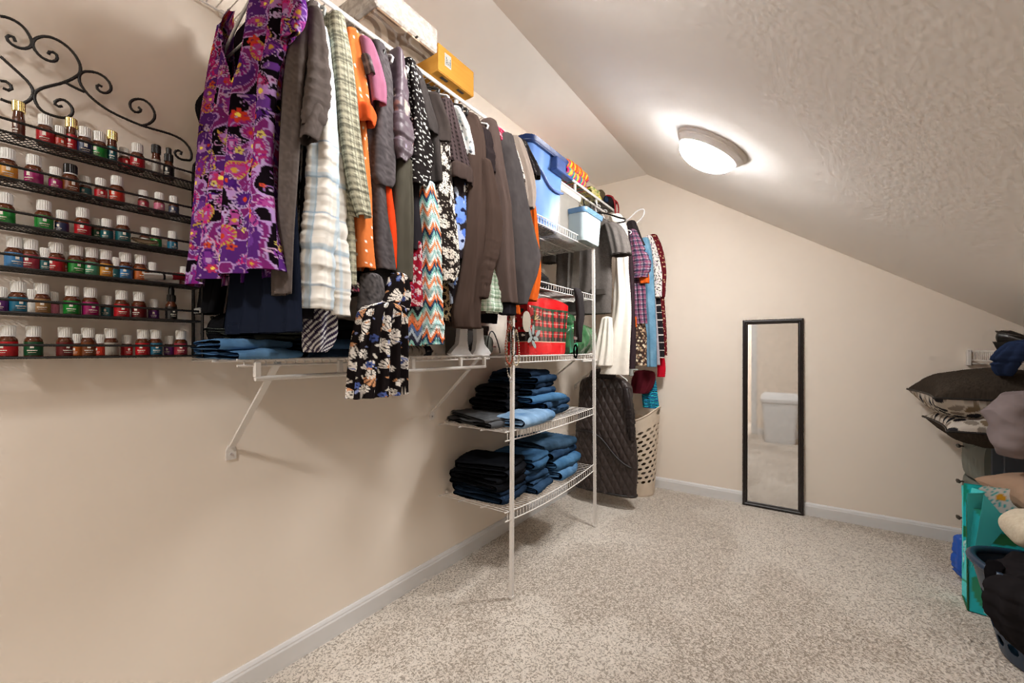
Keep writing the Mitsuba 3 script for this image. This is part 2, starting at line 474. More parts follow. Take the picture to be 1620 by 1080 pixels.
def paisley(x, y, r):
    y2 = y; x2 = x + 0.38 * np.clip(y, 0, 1) ** 2 * (1 if r.random() < 0.5 else -1)
    t = (y2 + 1) / 2
    w = np.where(t < 0.34, 0.6 * np.sqrt(np.clip(1 - ((t - 0.34) / 0.34) ** 2, 0, 1)), 0.6 * np.clip(1 - (t - 0.34) / 0.66, 0, 1) ** 0.75)
    d = np.abs(x2) / np.maximum(w, 1e-4); d = np.maximum(d, np.where((t < 0) | (t > 1), 9, 0))
    d = np.maximum(d, np.where(t < 0.34, np.abs(t - 0.34) / 0.34, (t - 0.34) / 0.66) * 0.97)
    a = lin(['#9c7cae', '#b48fae', '#a88840', '#a48fb4'][r.integers(4)]); b = lin(['#7a1f6d', '#3c1a5e', '#a81f5c', '#1c0f1e'][r.integers(4)])
    c = lin(['#6c3080', '#983060', '#48206c', '#974080'][r.integers(4)]); e = lin(['#b88c3c', '#b03a28', '#a888b4'][r.integers(3)])
    yield d < 1.0, a
    yield d < 0.9, b
    th = np.arctan2(x2, y2 + 0.3)
    yield (d < 0.9) & (d > 0.62) & (np.cos(th * 16) > 0.3), a
    yield d < 0.62, c
    yield d < 0.52, b
    yield (d < 0.42), c
    yield (np.hypot(x2, y2 + 0.3) < 0.16), e


def swirl(x, y, r):
    rr, th = np.hypot(x, y), np.arctan2(y, x)
    c = lin(['#9a80a8', '#a0749a', '#845f98'][r.integers(3)])
    yield (np.abs(np.mod(th + 5.5 * rr, 2 * np.pi) - np.pi) < 0.35 + 0.25 * (1 - rr)) & (rr < 0.95), c


def pat_paisley(u, v, rng):
    n = vn(u, v, 14, 1); n2 = vn(u + 3, v, 20, 2)
    col = np.where((n > 0.55)[:, None], lin('#4c2468'), np.where((n > 0.47)[:, None], lin('#6a2460'), lin('#120c12')))
    col = np.where((n2 > 0.66)[:, None], lin('#8a2059'), col)
    col = np.where((n2 < 0.30)[:, None], lin('#5f3480'), col)
    edge = (np.abs(n - 0.47) < 0.010) | (np.abs(n - 0.55) < 0.006)
    col[edge] = lin('#a583b8')
    scatter(col, u, v, 0.045, (0.011, 0.018), swirl, rng)
    scatter(col, u, v, 0.056, (0.022, 0.042), paisley, rng)
    scatter(col, u, v, 0.095, (0.012, 0.020), flower('#e8cf58', ['#b8362a', '#a8305a', '#9c4588', '#c0b37a', '#a070ac'], 6, 0.3), rng)
    scatter(col, u, v, 0.058, (0.005, 0.010), flower('#5a1848', ['#b9a75a', '#a894ba', '#b0432a', '#a8266a', '#a886a8'], 5, 0.3), rng)
    scatter(col, u, v, 0.03, (0.0018, 0.003), dot('#a893b4'), rng)
    return col


def pat_scatter(base, layers, h=0.05):
    b = plain(base, h)
    def fn(u, v, rng):
        col = b(u, v, rng)
        for spacing, size, f in layers:
            scatter(col, u, v, spacing, size, f, rng)
        return col
    return fn


def stripes_h(cols, period, wob=0.0):
    cols = [lin(c) for c in cols]
    def fn(u, v, rng):
        t = np.floor(np.mod((v + wob * (vn(u, v, 30, 2) - 0.5)) / period, 1) * len(cols)).astype(int)
        return np.array(cols)[np.clip(t, 0, len(cols) - 1)]
    return fn


def diag(cols, period, slope=0.8):
    cols = np.array([lin(c) for c in cols])
    def fn(u, v, rng):
        t = np.floor(np.mod((v * 0.7 + u * slope + 0.012 * vn(u, v, 25, 2)) / period, 1) * len(cols)).astype(int)
        return cols[np.clip(t, 0, len(cols) - 1)]
    return fn


def plaid(base, lines, soft=0.0, tw=0.04):
    """lines: (colour, period, width, offset, strength) woven both ways."""
    bc = lin(base)
    def fn(u, v, rng):
        col = np.repeat(bc[None], len(u), 0) * (1 + 2 * tw * (vn(u, v, 90, 4) - 0.5))[:, None]
        for c, per, w, off, st in lines:
            for q in (u, v):
                d = np.abs(np.mod(q / per + off, 1) - 0.5) * per
                m = np.clip((w / 2 - d) / (0.0012 + soft) + 0.5, 0, 1)[:, None] * st
                col = col * (1 - m) + lin(c) * m
        return np.clip(col, 0, 1)
    return fn


def tweed(u, v, rng):
    base = plaid('#a9a692', [('#58574a', 0.017, 0.0042, 0.0, 0.75), ('#c9c7b2', 0.017, 0.003, 0.5, 0.6), ('#45443a', 0.052, 0.005, 0.2, 0.7)])(u, v, rng)
    n = vn(u, v, 330, 6)[:, None]
    return np.clip(base * (0.62 + 0.76 * n), 0, 1)


def gingham(c, w=0.012):
    c = lin(c); wh = lin('#e9e1df')
    def fn(u, v, rng):
        a, b = np.mod(u / w, 2) < 1, np.mod(v / w, 2) < 1
        t = (a.astype(float) + b.astype(float))[:, None] / 2
        return wh * (1 - t) + c * t
    return fn


def chevron(cols, period=0.11, zig=0.030, amp=0.016, line='#1f2126'):
    cols = np.array([lin(c) for c in cols])
    def fn(u, v, rng):
        z = v + amp * (np.abs(np.mod(u / zig, 1) - 0.5) * 4 - 1) + 0.01 * vn(u, v, 9, 2)
        t = np.mod(z / period, 1) * len(cols)
        col = cols[np.clip(np.floor(t).astype(int), 0, len(cols) - 1)]
        e = np.abs(np.mod(t, 1) - 0.5) > 0.42
        i = np.floor(t).astype(int) % 2 == 0
        col = np.where((e & i)[:, None], lin(line), col)
        return col
    return fn


def denim(c='#2d4a6b', c2='#5d82a8', seam='#b9a27a'):
    c, c2 = lin(c), lin(c2)
    def fn(u, v, rng):
        t = np.clip(vn(u, v, 14, 2, 3) * 1.6 - 0.45, 0, 1)[:, None]
        g = vn(u * 3, v, 260, 5)[:, None]
        return np.clip((c * (1 - t) + c2 * t) * (0.8 + 0.4 * g), 0, 1)
    return fn


def superring(th, n):
    c, s = np.cos(th), np.sin(th)
    return np.sign(c) * np.abs(c) ** (2 / n), np.sign(s) * np.abs(s) ** (2 / n)


def cloth(rows, pat, du=0.006, fold=0.005, lam=0.045, wr=0.004, wf=9.0, seed=0, n=2.4, hem=0.025, ax=(1, 0, 0), ay=(0, 1, 0), close_end=False, cut=None, fade0=0.3, crease=0.0):
    """A swept cloth shell. rows: (x, y, z, rx, ry) with rx along ax and ry along ay. Returns (mesh, vertex colours)."""
    R = np.array(rows, float); rng = np.random.default_rng(1000 + seed)
    s = np.r_[0, np.cumsum(np.linalg.norm(np.diff(R[:, :3], axis=0), axis=1))]
    L = s[-1]; nv = max(6, int(L / du))
    q = np.linspace(0, L, nv); P = PchipInterpolator(s, R)(q)
    top = np.clip(q / 0.018, 0, 1); top = np.sqrt(1 - (1 - top) ** 2) * 0.96 + 0.04
    P[:, 3:] *= top[:, None]
    if close_end:
        e = np.clip((L - q) / 0.018, 0, 1); e = np.sqrt(1 - (1 - e) ** 2) * 0.97 + 0.03
        P[:, 3:] *= e[:, None]
    mx, my = np.median(P[:, 3]), np.median(P[:, 4])
    tt = np.linspace(0, 2 * np.pi, 721); cx, cy = superring(tt, n)
    arc = np.r_[0, np.cumsum(np.hypot(np.diff(cx * mx), np.diff(cy * my)))]
    per = arc[-1]; nu = max(12, int(per / du))
    th = np.interp(np.arange(nu) / nu * per, arc, tt); uu = np.arange(nu) / nu * per
    c, sn = superring(th, n)
    nx, ny = np.cos(th) / np.maximum(mx, 1e-3), np.sin(th) / np.maximum(my, 1e-3)
    nl = np.hypot(nx, ny); nx, ny = nx / nl, ny / nl
    U, Q = np.meshgrid(uu, q)
    k = max(3, round(per / lam)); ph = rng.uniform(0, 9)
    circ = np.stack([np.cos(U / per * 2 * np.pi) * per / 6.28, np.sin(U / per * 2 * np.pi) * per / 6.28, Q], -1)
    w = meshkit.fbm(circ * np.array([wf, wf, wf * 0.45]) + seed * 3.1, 3, seed)
    warp = meshkit.fbm(circ * np.array([6, 6, 2.2]) + seed * 1.7 + 50, 2, seed + 5)
    d = fold * np.sin(2 * np.pi * k * U / per + ph + 5.0 * warp) * np.clip(fade0 + (1 - fade0) * Q / (0.45 * L), fade0, 1) + wr * 2 * (w - 0.5)
    if crease:
        rq = np.clip(Q / L * 1.6 - .1, .15, 1)
        r = meshkit.fbm(circ * np.array([9, 9, 42]) + seed, 2, seed + 9)
        d += crease * rq * (1 - 4 * np.abs(r - 0.5))
    lim = 0.55 * np.minimum(P[:, 3], P[:, 4])[:, None]
    d = np.clip(d, -lim, lim * 1.6) * np.clip(top, 0, 1)[:, None]
    ax, ay = np.array(ax, float), np.array(ay, float)
    X, Y = P[:, 3:4] * c + d * nx, P[:, 4:5] * sn + d * ny
    V = P[:, None, :3] + X[..., None] * ax + Y[..., None] * ay
    rings = [V]
    Us, Qs = [U], [Q]
    if hem and not close_end:
        ctr = V[-1].mean(0)
        for ins, up in ((0.004, 0.0), (0.006, hem)):
            i = max(0, nv - 1 - int(up / (L / nv)))
            base = V[i] if up else V[-1]
            cc = base.mean(0)
            dd = base - cc
            ln = np.linalg.norm(dd, axis=1, keepdims=True)
            rings.append((cc + dd * np.clip(1 - ins / np.maximum(ln, 1e-4), 0.2, 1))[None]); Us.append(U[:1]); Qs.append(Q[-1:] - up)
    V = np.concatenate(rings); U, Q = np.concatenate(Us), np.concatenate(Qs)
    nr = len(V); f = grid_faces(nr, nu)
    v = V.reshape(-1, 3)
    v = np.vstack([v, V[0].mean(0)]); kk = len(v) - 1
    j = np.arange(nu)
    f = np.vstack([f, np.stack([np.full(nu, kk), (j + 1) % nu, j], -1)])
    if close_end:
        v = np.vstack([v, V[-1].mean(0)])
        f = np.vstack([f, np.stack([np.full(nu, kk + 1), (nr - 1) * nu + j, (nr - 1) * nu + (j + 1) % nu], -1)])
    uf = np.r_[U.ravel(), [0] * (len(v) - nr * nu)]; qf = np.r_[Q.ravel(), [0] * (len(v) - nr * nu)]
    col = pat(uf, qf, rng)
    if cut is not None:
        keep = ~cut(v[f].mean(1)); f = f[keep]
    return (v, f), col


def fab(parent, part, mc, bsdf='m_fabric', label=None):
    (v, f), col = mc
    return put(parent, part, mikit.ply(trimesh.Trimesh(v, f, process=False), bsdf, smooth=True, color=col), label)


def fab_solo(name, mc, label, cat, group=None, bsdf='m_fabric'):
    (v, f), col = mc
    return solo(name, mikit.ply(trimesh.Trimesh(v, f, process=False), bsdf, smooth=True, color=col), label, cat, group)


def px_rows(rows, X=None, Y=None, rx=0.036):
    """Sleeve or panel sections: (px, py, half width in px) on the plane x = X (or y = Y) of the room."""
    out = []
    for px, py, hw in rows:
        a = (0, X) if X is not None else (1, Y)
        p, p0, p1 = at(px, py, *a), at(px - hw, py, *a), at(px + hw, py, *a)
        r = np.linalg.norm((p1 - p0)[:2]) / 2
        out.append([*p, rx, r] if X is not None else [*p, r, rx])
    return out


HANG = []


def hanger(y, kind='white', x=0.298, z=ZR, w=0.20, tilt=0.0, label=None, group=None, drop=0.0):
    """A clothes hanger hooked over the rod: hook and arms are parts."""
    mat = {'white': 'm_white_plastic', 'black': 'm_black_plastic', 'teal': 'm_teal_plastic', 'clear': 'm_clear_plastic'}[kind]
    word = {'white': 'white tubular', 'black': 'black flat', 'teal': 'teal and white', 'clear': 'clear'}[kind]
    k = thing('clothes_hanger', label or '%s plastic clothes hanger on the rod' % word, 'clothes hanger', group)
    r = 0.0035 if kind != 'black' else 0.0045
    a = np.linspace(-0.5, math.pi + 0.2, 16)
    rr = 0.0105 + r + (0.006 if kind == 'black' else 0.003)
    hook = [(x - rr * math.cos(t), y, z + rr * math.sin(t)) for t in a][::-1]
    hook = [(hook[0][0], y, hook[0][2] - 0.0)] + hook[1:]
    hook += [(x - rr * 0.8, y, z - 0.02), (x - rr * 0.2, y, z - 0.036), (x, y, z - 0.052)]
    put(k, 'hook', mikit.ply(tube(hook, r, 8), mat, smooth=True), 'teal coloured hook' if kind == 'teal' else None)
    zz = z - 0.052 - drop
    body = 'm_white_plastic' if kind == 'teal' else mat
    arm = [(x - w, y, zz - 0.085), (x - w * 0.9, y, zz - 0.072), (x - w * 0.5, y, zz - 0.03), (x - 0.03, y, zz - 0.004), (x, y, zz), (x + 0.03, y, zz - 0.004), (x + w * 0.5, y, zz - 0.03), (x + w * 0.9, y, zz - 0.072), (x + w, y, zz - 0.085), (x + w * 0.97, y, zz - 0.097)]
    put(k, 'arms', mikit.ply(tube(arm, r * 1.15, 8, step=0.012), body, smooth=True))
    put(k, 'bar', mikit.ply(tube([(x - w * 0.97, y, zz - 0.095), (x + w * 0.97, y, zz - 0.097)], r, 8), body, smooth=True))
    return k


SEED = [0]


def KIND(n):
    w = n.split('_')[-1]
    return {'top': 'shirt', 'tee': 'tee_shirt', 'shirts': 'shirt', 'sleeved': 'shirt'}.get(w, w)


def lift(p):
    return lambda u, v, r: np.minimum(p(u, v, r) * 1.18, .85)


def garment(name, label, cat, pat, strips, body=None, Y=None, X=0.46, spat=None, group=None, res=0.006, bres=0.012, fold=0.004, bsdf='m_fabric', hang='white', part='sleeve', kw=None, hl=None):
    """strips: list of (part name, px rows[, X]) for sleeves and panels; body: (z top, z bottom[, width]) of the trunk behind them."""
    k = thing(KIND(name), label, cat, group)
    ys = []
    for st in strips:
        SEED[0] += 1
        pn, rows = st[0], st[1]
        opt = st[2] if len(st) > 2 else {}
        xx = opt.get('X', X); r = px_rows(rows, X=xx, rx=opt.get('rx', 0.034)) if 'Y' not in opt else px_rows(rows, Y=opt['Y'], rx=opt.get('ry', 0.02))
        ys.append(np.mean([a[1] for a in r[:max(2, len(r) // 2)]]))
        c = dict(du=opt.get('res', res), fold=opt.get('fold', fold), seed=SEED[0], lam=opt.get('lam', 0.04), wr=opt.get('wr', 0.004), crease=opt.get('crease', 0.0), n=opt.get('n', 2.2))
        fab(k, pn, cloth(r, lift(opt.get('pat', pat)), **c), opt.get('bsdf', bsdf), opt.get('label'))
    y = Y if Y is not None else float(np.mean(ys[:1]))
    if body:
        SEED[0] += 1
        zt, zb = body[0], body[1]; wd = body[2] if len(body) > 2 else 0.17; th = body[3] if len(body) > 3 else 0.011
        xc = 0.285
        rows = [(xc, y, zt, 0.05, th * 0.7), (xc, y, zt - 0.03, 0.10, th), (xc, y, zt - 0.09, wd - 0.02, th), (xc, y, zt - 0.2, wd - 0.03, th * 1.1), (xc, y, (zt + zb) / 2, wd - 0.02, th * 1.2), (xc, y, zb, wd, th * 1.3)]
        fab(k, 'body', cloth(rows, lift(spat or pat), du=bres, fold=0.004, lam=0.09, wr=0.003, seed=SEED[0]), bsdf)
    if hang:
        HANG.append((y, hang, label, hl))
    return k
# ------------------------------------------------------------------ the clothes on the main rod, from the near end on
k = thing('tunic', 'purple paisley V-neck tunic hanging at the near end of the rod beside the bottle rack', 'tunic')
rows = [(.275, .492, 1.995, .175, .014), (.28, .490, 1.94, .20, .02), (.275, .485, 1.83, .225, .028), (.275, .478, 1.75, .215, .03), (.275, .470, 1.66, .19, .033), (.27, .464, 1.5, .19, .036), (.28, .455, 1.36, .21, .04), (.292, .447, 1.235, .232, .043)]


def vneck(p):
    w = 0.032 + 0.115 * np.clip((p[:, 2] - 1.70) / 0.27, 0, 1)
    fr = (p[:, 1] < .486) & (p[:, 2] > 1.73) & (np.abs(p[:, 0] - .262) < w * np.clip((p[:, 2] - 1.73) / 0.22, 0, 1))
    bk = (p[:, 2] > 1.885) & (np.abs(p[:, 0] - .255) < 0.10)
    return fr | bk


fab(k, 'body', cloth(rows, pat_paisley, du=.0026, fold=.015, lam=.105, wr=.006, seed=3, cut=vneck, fade0=.35))
fab(k, 'sleeve', cloth(px_rows([(460, -25, 5), (463, -5, 9), (466, 20, 12), (463, 42, 11), (457, 60, 5)], X=.50, rx=.03), pat_paisley, du=.0028, fold=.004, seed=4))
fab(k, 'neck_facing', cloth([(.275, .499, 1.93, .12, .006), (.275, .499, 1.8, .10, .006), (.275, .495, 1.72, .05, .006)], plain('#1a1319'), du=.01, fold=0.001, wr=.001, hem=0), label='black inner lining seen in the neckline')
HANG.append((.492, 'white', None, None))

k = thing('shirt', 'black long-sleeved top hanging next to the wall behind the purple paisley tunic', 'top')
fab(k, 'body', cloth([(.28, .525, 1.97, .06, .008), (.28, .525, 1.9, .2, .012), (.27, .525, 1.6, .17, .012), (.27, .52, 1.14, .18, .016)], plain('#17161a'), du=.012, seed=5))
fab(k, 'sleeve', cloth([(.095, .51, 1.88, .022, .015), (.07, .49, 1.81, .022, .015), (.040, .462, 1.745, .016, .012), (.06, .47, 1.69, .022, .016), (.085, .48, 1.62, .03, .02), (.09, .485, 1.52, .03, .02)], plain('#1b1a1d'), du=.006, seed=6, fold=.002), label='bent black sleeve sticking out')
HANG.append((.525, 'white', None, None))
k = thing('skirt', 'long dark navy skirt hanging low under the purple tunic over the jeans', 'skirt')
fab(k, 'panel', cloth([(.3, .505, 1.42, .17, .012), (.31, .50, 1.2, .19, .02), (.315, .495, 1.105, .20, .024)], plain('#1a1f2c', .1), du=.008, fold=.008, lam=.09, seed=7))
k = thing('trousers', 'black trouser leg hem with a grey patch hanging under the tunic by the wall', 'trousers')
fab(k, 'leg', cloth([(.10, .488, 1.36, .07, .012), (.075, .48, 1.24, .06, .02), (.06, .475, 1.165, .05, .022)], plain('#141416'), du=.006, fold=.004, seed=8))
put(k, 'patch', mikit.ply(box((.035, .447, 1.165), (.075, .452, 1.18), 0.001), matte('#8f8d88')), 'grey patch')

garment('cardigan', 'dark taupe cardigan hanging right after the purple paisley tunic', 'cardigan', heather('#4a4340', '#5b5350'),
        [('sleeve', [(488, 6, 6), (484, 20, 12), (474, 67, 14), (465, 130, 14), (460, 200, 13), (453, 300, 12), (448, 380, 10), (445, 466, 8)], {'X': .47}),
         ('sleeve', [(492, 12, 7), (498, 60, 12), (500, 110, 15), (497, 160, 17), (487, 205, 15)], {'X': .50, 'rx': .03, 'crease': .006, 'label': 'pushed-up short end with a fold'}),
         ('cuff', [(499, 165, 10), (492, 190, 14), (483, 222, 13)], {'X': .505, 'rx': .03})], (1.97, 1.3), hang='white')
garment('long_dress', 'black long dress hanging between the taupe cardigan and the pale plaid shirt', 'dress', plain('#1c1b20'),
        [('panel', [(480, 150, 8), (479, 300, 11), (476, 400, 15), (472, 505, 18)], {'X': .43, 'rx': .04})], (1.96, 1.13), hang='white')
pl_w = plaid('#dcd9d2', [('#5f87a8', .085, .0035, .1, .75), ('#a8a59d', .085, .024, .55, .28), ('#77736c', .085, .006, .62, .35), ('#9db7c9', .17, .012, .33, .6)], .001)
garment('plaid_shirt', 'crumpled white shirt with pale blue and grey plaid after the taupe cardigan', 'shirt', pl_w,
        [('sleeve', [(500, 42, 6), (503, 80, 13), (506, 150, 17), (506, 230, 19), (505, 320, 21), (501, 365, 23), (497, 400, 22), (497, 440, 23), (495, 490, 22)], {'X': .47, 'rx': .04, 'res': .003, 'crease': .004, 'fold': .005, 'wr': .005}),
         ('sleeve', [(508, 60, 6), (515, 150, 10), (520, 230, 12), (523, 320, 13), (527, 400, 15), (530, 450, 15), (529, 500, 14)], {'X': .445, 'rx': .04, 'res': .0035, 'crease': .004, 'wr': .005, 'fold': .005})], (1.95, 1.18), hang='clear')
garment('striped_blouse', 'navy and white diagonally striped blouse peeking out under the pale plaid shirt', 'blouse', diag(['#e3dde3', '#2a2238', '#2a2238'], .011),
        [('hem', [(507, 470, 24), (507, 520, 27), (503, 545, 21), (498, 557, 10)], {'X': .44, 'rx': .03, 'res': .0028, 'fold': .006})], (1.88, 1.3, .13), hang=None)
garment('knit_sweater', 'grey-green checked tweed sweater with long sleeves', 'sweater', tweed,
        [('sleeve', [(528, 20, 7), (531, 45, 11), (538, 90, 13), (546, 178, 14), (556, 260, 15), (565, 315, 13), (571, 344, 9)], {'X': .485, 'rx': .03, 'res': .003}),
         ('sleeve', [(513, 24, 8), (517, 60, 12), (522, 120, 11), (527, 178, 10), (538, 260, 12), (549, 310, 12), (553, 345, 9)], {'X': .455, 'rx': .03, 'res': .003}),
         ('front', [(533, 200, 12), (537, 260, 13), (541, 320, 15), (546, 400, 14), (547, 452, 11)], {'X': .44, 'res': .003})], (1.97, 1.26), hang='white')
garment('hem_top', 'dark top with a pink embroidered hem below the tweed sweater', 'top', pat_scatter('#332a2e', [(.012, (.003, .005), flower('#e8d9c0', ['#b5506a', '#d8c3c6']))]),
        [('hem', [(550, 440, 11), (551, 463, 11)], {'X': .43, 'res': .0035})], None, hang=None)
dots_o = pat_scatter('#c66f3c', [(.036, (.0032, .0042), dot('#efe3d2'))])
garment('blouse', 'orange blouse with small white dots and rolled sleeves', 'blouse', dots_o,
        [('sleeve', [(553, 45, 8), (559, 90, 12), (564, 130, 13), (571, 170, 13), (575, 184, 13)], {'X': .475, 'rx': .026, 'res': .003}),
         ('rolled_cuff', [(571, 163, 12), (575, 180, 15), (575, 198, 11)], {'X': .485, 'rx': .032, 'pat': plain('#c9552c'), 'label': 'rolled darker orange cuff'}),
         ('front', [(566, 190, 6), (569, 260, 9), (570, 330, 14), (571, 380, 14), (574, 426, 14)], {'X': .455, 'res': .003, 'fold': .002})], (1.94, 1.28), hang='teal')
garment('short_sleeve_top', 'mauve pink short-sleeved top beside the orange dotted blouse', 'top', plain('#8f5a70', .1),
        [('sleeve', [(571, 58, 6), (579, 80, 10), (587, 110, 12), (594, 140, 11), (595, 166, 9)], {'X': .495, 'rx': .028}),
         ('inner_sleeve', [(574, 84, 4), (579, 100, 6), (584, 120, 6)], {'X': .503, 'rx': .02, 'pat': plaid('#4d4346', [('#8d8385', .02, .003, 0, .7)]), 'label': 'grey striped layer'})], (1.93, 1.3), hang='white')
garment('sweater', 'dark charcoal heathered sweater with a wide drooping sleeve', 'sweater', heather('#3a3638', '#5a5557', 200),
        [('sleeve', [(590, 66, 8), (596, 95, 11), (601, 130, 13), (601, 193, 15), (601, 250, 19), (601, 284, 19), (600, 298, 12)], {'X': .465, 'rx': .035}),
         ('front', [(593, 270, 12), (595, 310, 14), (597, 350, 15), (601, 400, 17), (604, 428, 16)], {'X': .455}),
         ('hem', [(598, 415, 13), (597, 440, 20), (589, 455, 18)], {'X': .44, 'pat': plain('#201f20')})], (1.92, 1.26), hang='black')
garment('fleece', 'dark grey sherpa fleece cuff showing under the charcoal sweater', 'fleece', heather('#2c2a2b', '#666263', 300),
        [('cuff', [(585, 430, 12), (587, 470, 17), (583, 498, 15)], {'X': .46})], (1.88, 1.3, .13), hang=None)
garment('red_sweater', 'bright orange-red knit sweater sleeve between charcoal and olive', 'sweater', plain('#c63d1c', .12, 200),
        [('sleeve', [(608, 270, 4), (611, 310, 6), (614, 340, 7), (620, 390, 9), (621, 412, 8), (619, 426, 4)], {'X': .47, 'rx': .02})], (1.9, 1.35, .16), hang='teal')
garment('satin_blouse', 'plum satin blouse with floral cuffs', 'blouse', pat_scatter('#4a3e46', [(.06, (.012, .022), flower('#c9a87a', ['#6d4b45', '#7b6f86', '#93867f'], 5))]),
        [('sleeve', [(624, 76, 3), (627, 100, 7), (629, 130, 9), (628, 176, 12), (631, 215, 15), (629, 245, 12), (627, 256, 6)], {'X': .48, 'rx': .03, 'res': .0035, 'crease': .006, 'bsdf': 'm_satin'}),
         ('cuff', [(643, 192, 6), (645, 212, 8), (644, 232, 6)], {'X': .475, 'rx': .015, 'res': .003, 'pat': pat_scatter('#5e5058', [(.016, (.006, .012), flower('#c63d2a', ['#d9cfc4', '#c97a6a', '#8f98a8'], 5))]), 'label': 'red and white floral cuff'})], (1.9, 1.4), hang='clear')
garment('jacket', 'olive-grey long jacket with a straight hem above the red gingham', 'jacket', plain('#45423a', .1, 30),
        [('front', [(632, 225, 8), (632, 280, 13), (631, 350, 15), (631, 400, 16), (631, 444, 17)], {'X': .46, 'fold': .003}),
         ('placket', [(643, 250, 3), (645, 330, 4), (645, 400, 4), (646, 440, 4)], {'X': .475, 'rx': .02})], (1.9, 1.24), hang='white')
garment('gingham_shirt', 'red and white gingham shirt hem showing below the olive jacket', 'shirt', gingham('#b3282e', .0095),
        [('hem', [(608, 436, 11), (609, 465, 12), (608, 484, 12)], {'X': .44, 'res': .0028, 'fold': .002})], None, hang=None)
garment('vest_top', 'black sleeveless top in the gap right of the olive jacket', 'top', plain('#29272b'),
        [('front', [(650, 270, 5), (652, 340, 7), (653, 398, 7)], {'X': .44})], None, hang=None)
garment('zebra_top', 'black top with a white zebra print stripe', 'top', diag(['#e9e4df', '#1b1a1b'], .016, .2),
        [('panel', [(657, 300, 2.5), (658, 345, 3), (659, 390, 2.5)], {'X': .45, 'rx': .015, 'res': .003})], None, hang=None)
garment('blue_floral_top', 'navy blue and white floral top tucked behind the satin blouse', 'top', pat_scatter('#2c3350', [(.02, (.006, .01), flower('#e8e4de', ['#cfd4e2', '#8d9cc9', '#e4d8d4']))]),
        [('sleeve', [(638, 98, 4), (641, 120, 5), (643, 145, 6), (645, 178, 4)], {'X': .455, 'rx': .02, 'res': .003})], (1.89, 1.45, .16), hang='white')
garment('dotted_blouse', 'black blouse with scattered white dots and a gathered full sleeve', 'blouse', pat_scatter('#1d1a1a', [(.0125, (.0018, .003), dot('#e8e0d6'))]),
        [('sleeve', [(642, 93, 6), (648, 130, 7), (655, 170, 9), (660, 210, 12), (664, 240, 16), (662, 262, 17), (655, 296, 11)], {'X': .47, 'rx': .032, 'res': .0028, 'crease': .004})], (1.88, 1.4), hang='white')
garment('cold_shoulder_top', 'dark grey cold-shoulder top with a cut-out sleeve after the dotted blouse', 'top', plain('#353130', .06),
        [('sleeve', [(652, 106, 7), (659, 130, 10), (668, 165, 11), (676, 195, 12), (679, 212, 9)], {'X': .475, 'rx': .025}),
         ('front', [(676, 185, 7), (681, 210, 9), (686, 250, 10), (689, 292, 8)], {'X': .455})], (1.87, 1.4), hang='white')
garment('tee_shirt', 'dark brown-black tee with a short cuffed sleeve before the eyelet jacket', 'tee', plain('#37312f', .06),
        [('sleeve', [(682, 146, 6), (690, 170, 10), (699, 195, 12), (703, 215, 12), (700, 228, 9)], {'X': .475, 'rx': .028})], (1.86, 1.35), hang='black')
garment('daisy_dress', 'black dress printed with cream daisies of mixed sizes', 'dress', pat_scatter('#231e1c', [(.056, (.016, .024), daisy('#d5cec3')), (.036, (.006, .010), daisy('#d5cec3', n=8)), (.012, (.0012, .0019), dot('#d0c8bc'))]),
        [('sleeve', [(696, 222, 7), (699, 282, 9), (699, 324, 13), (702, 360, 15), (704, 391, 17), (706, 420, 16), (703, 446, 9)], {'X': .465, 'rx': .036, 'res': .0024, 'fold': .003})], (1.85, 1.22), hang='white')
chev = chevron(['#bfd0cc', '#8fb4b2', '#e0e0d6', '#cf6f43', '#2b3f5c', '#7fb5b0', '#d5dcd6', '#d98860'])
garment('chevron_dress', 'long dress with an aqua, orange and navy zigzag print', 'dress', chev,
        [('front', [(672, 285, 7), (677, 340, 11), (681, 391, 10), (681, 458, 12), (684, 520, 12), (683, 545, 13)], {'X': .475, 'rx': .03, 'res': .0026, 'fold': .004, 'crease': .004})], (1.84, 1.12, .15), hang=None)
garment('red_floral_top', 'crimson top with white floral print beside the zigzag dress', 'top', pat_scatter('#9c1f33', [(.03, (.009, .014), swirl), (.017, (.004, .008), flower('#b02a3a', ['#eadfdc', '#e2c8c8']))]),
        [('front', [(657, 380, 3), (658, 410, 6), (657, 435, 9), (657, 486, 14)], {'X': .455, 'rx': .025, 'res': .0028})], None, hang=None)
garment('zigzag_skirt', 'skirt with an orange, teal and blue zigzag hem under the crimson floral top', 'skirt', chevron(['#cf6a3f', '#56678c', '#a8b3bd', '#2c2c3a', '#8fc0b4', '#d98b66'], .095, .034, .014),
        [('hem', [(657, 465, 14), (657, 510, 17), (657, 547, 18)], {'X': .44, 'rx': .03, 'res': .0028, 'fold': .003})], (1.88, 1.3, .13), hang=None)


def eyelet(u, v, rng):
    col = plain('#3f3536', .1)(u, v, rng)
    g = .013
    a, b = np.mod(u, g) / g - .5, np.mod(v + (np.floor(u / g) % 2) * g / 2, g) / g - .5
    col[np.hypot(a, b * .8) < .24] = lin('#15110f')
    return col


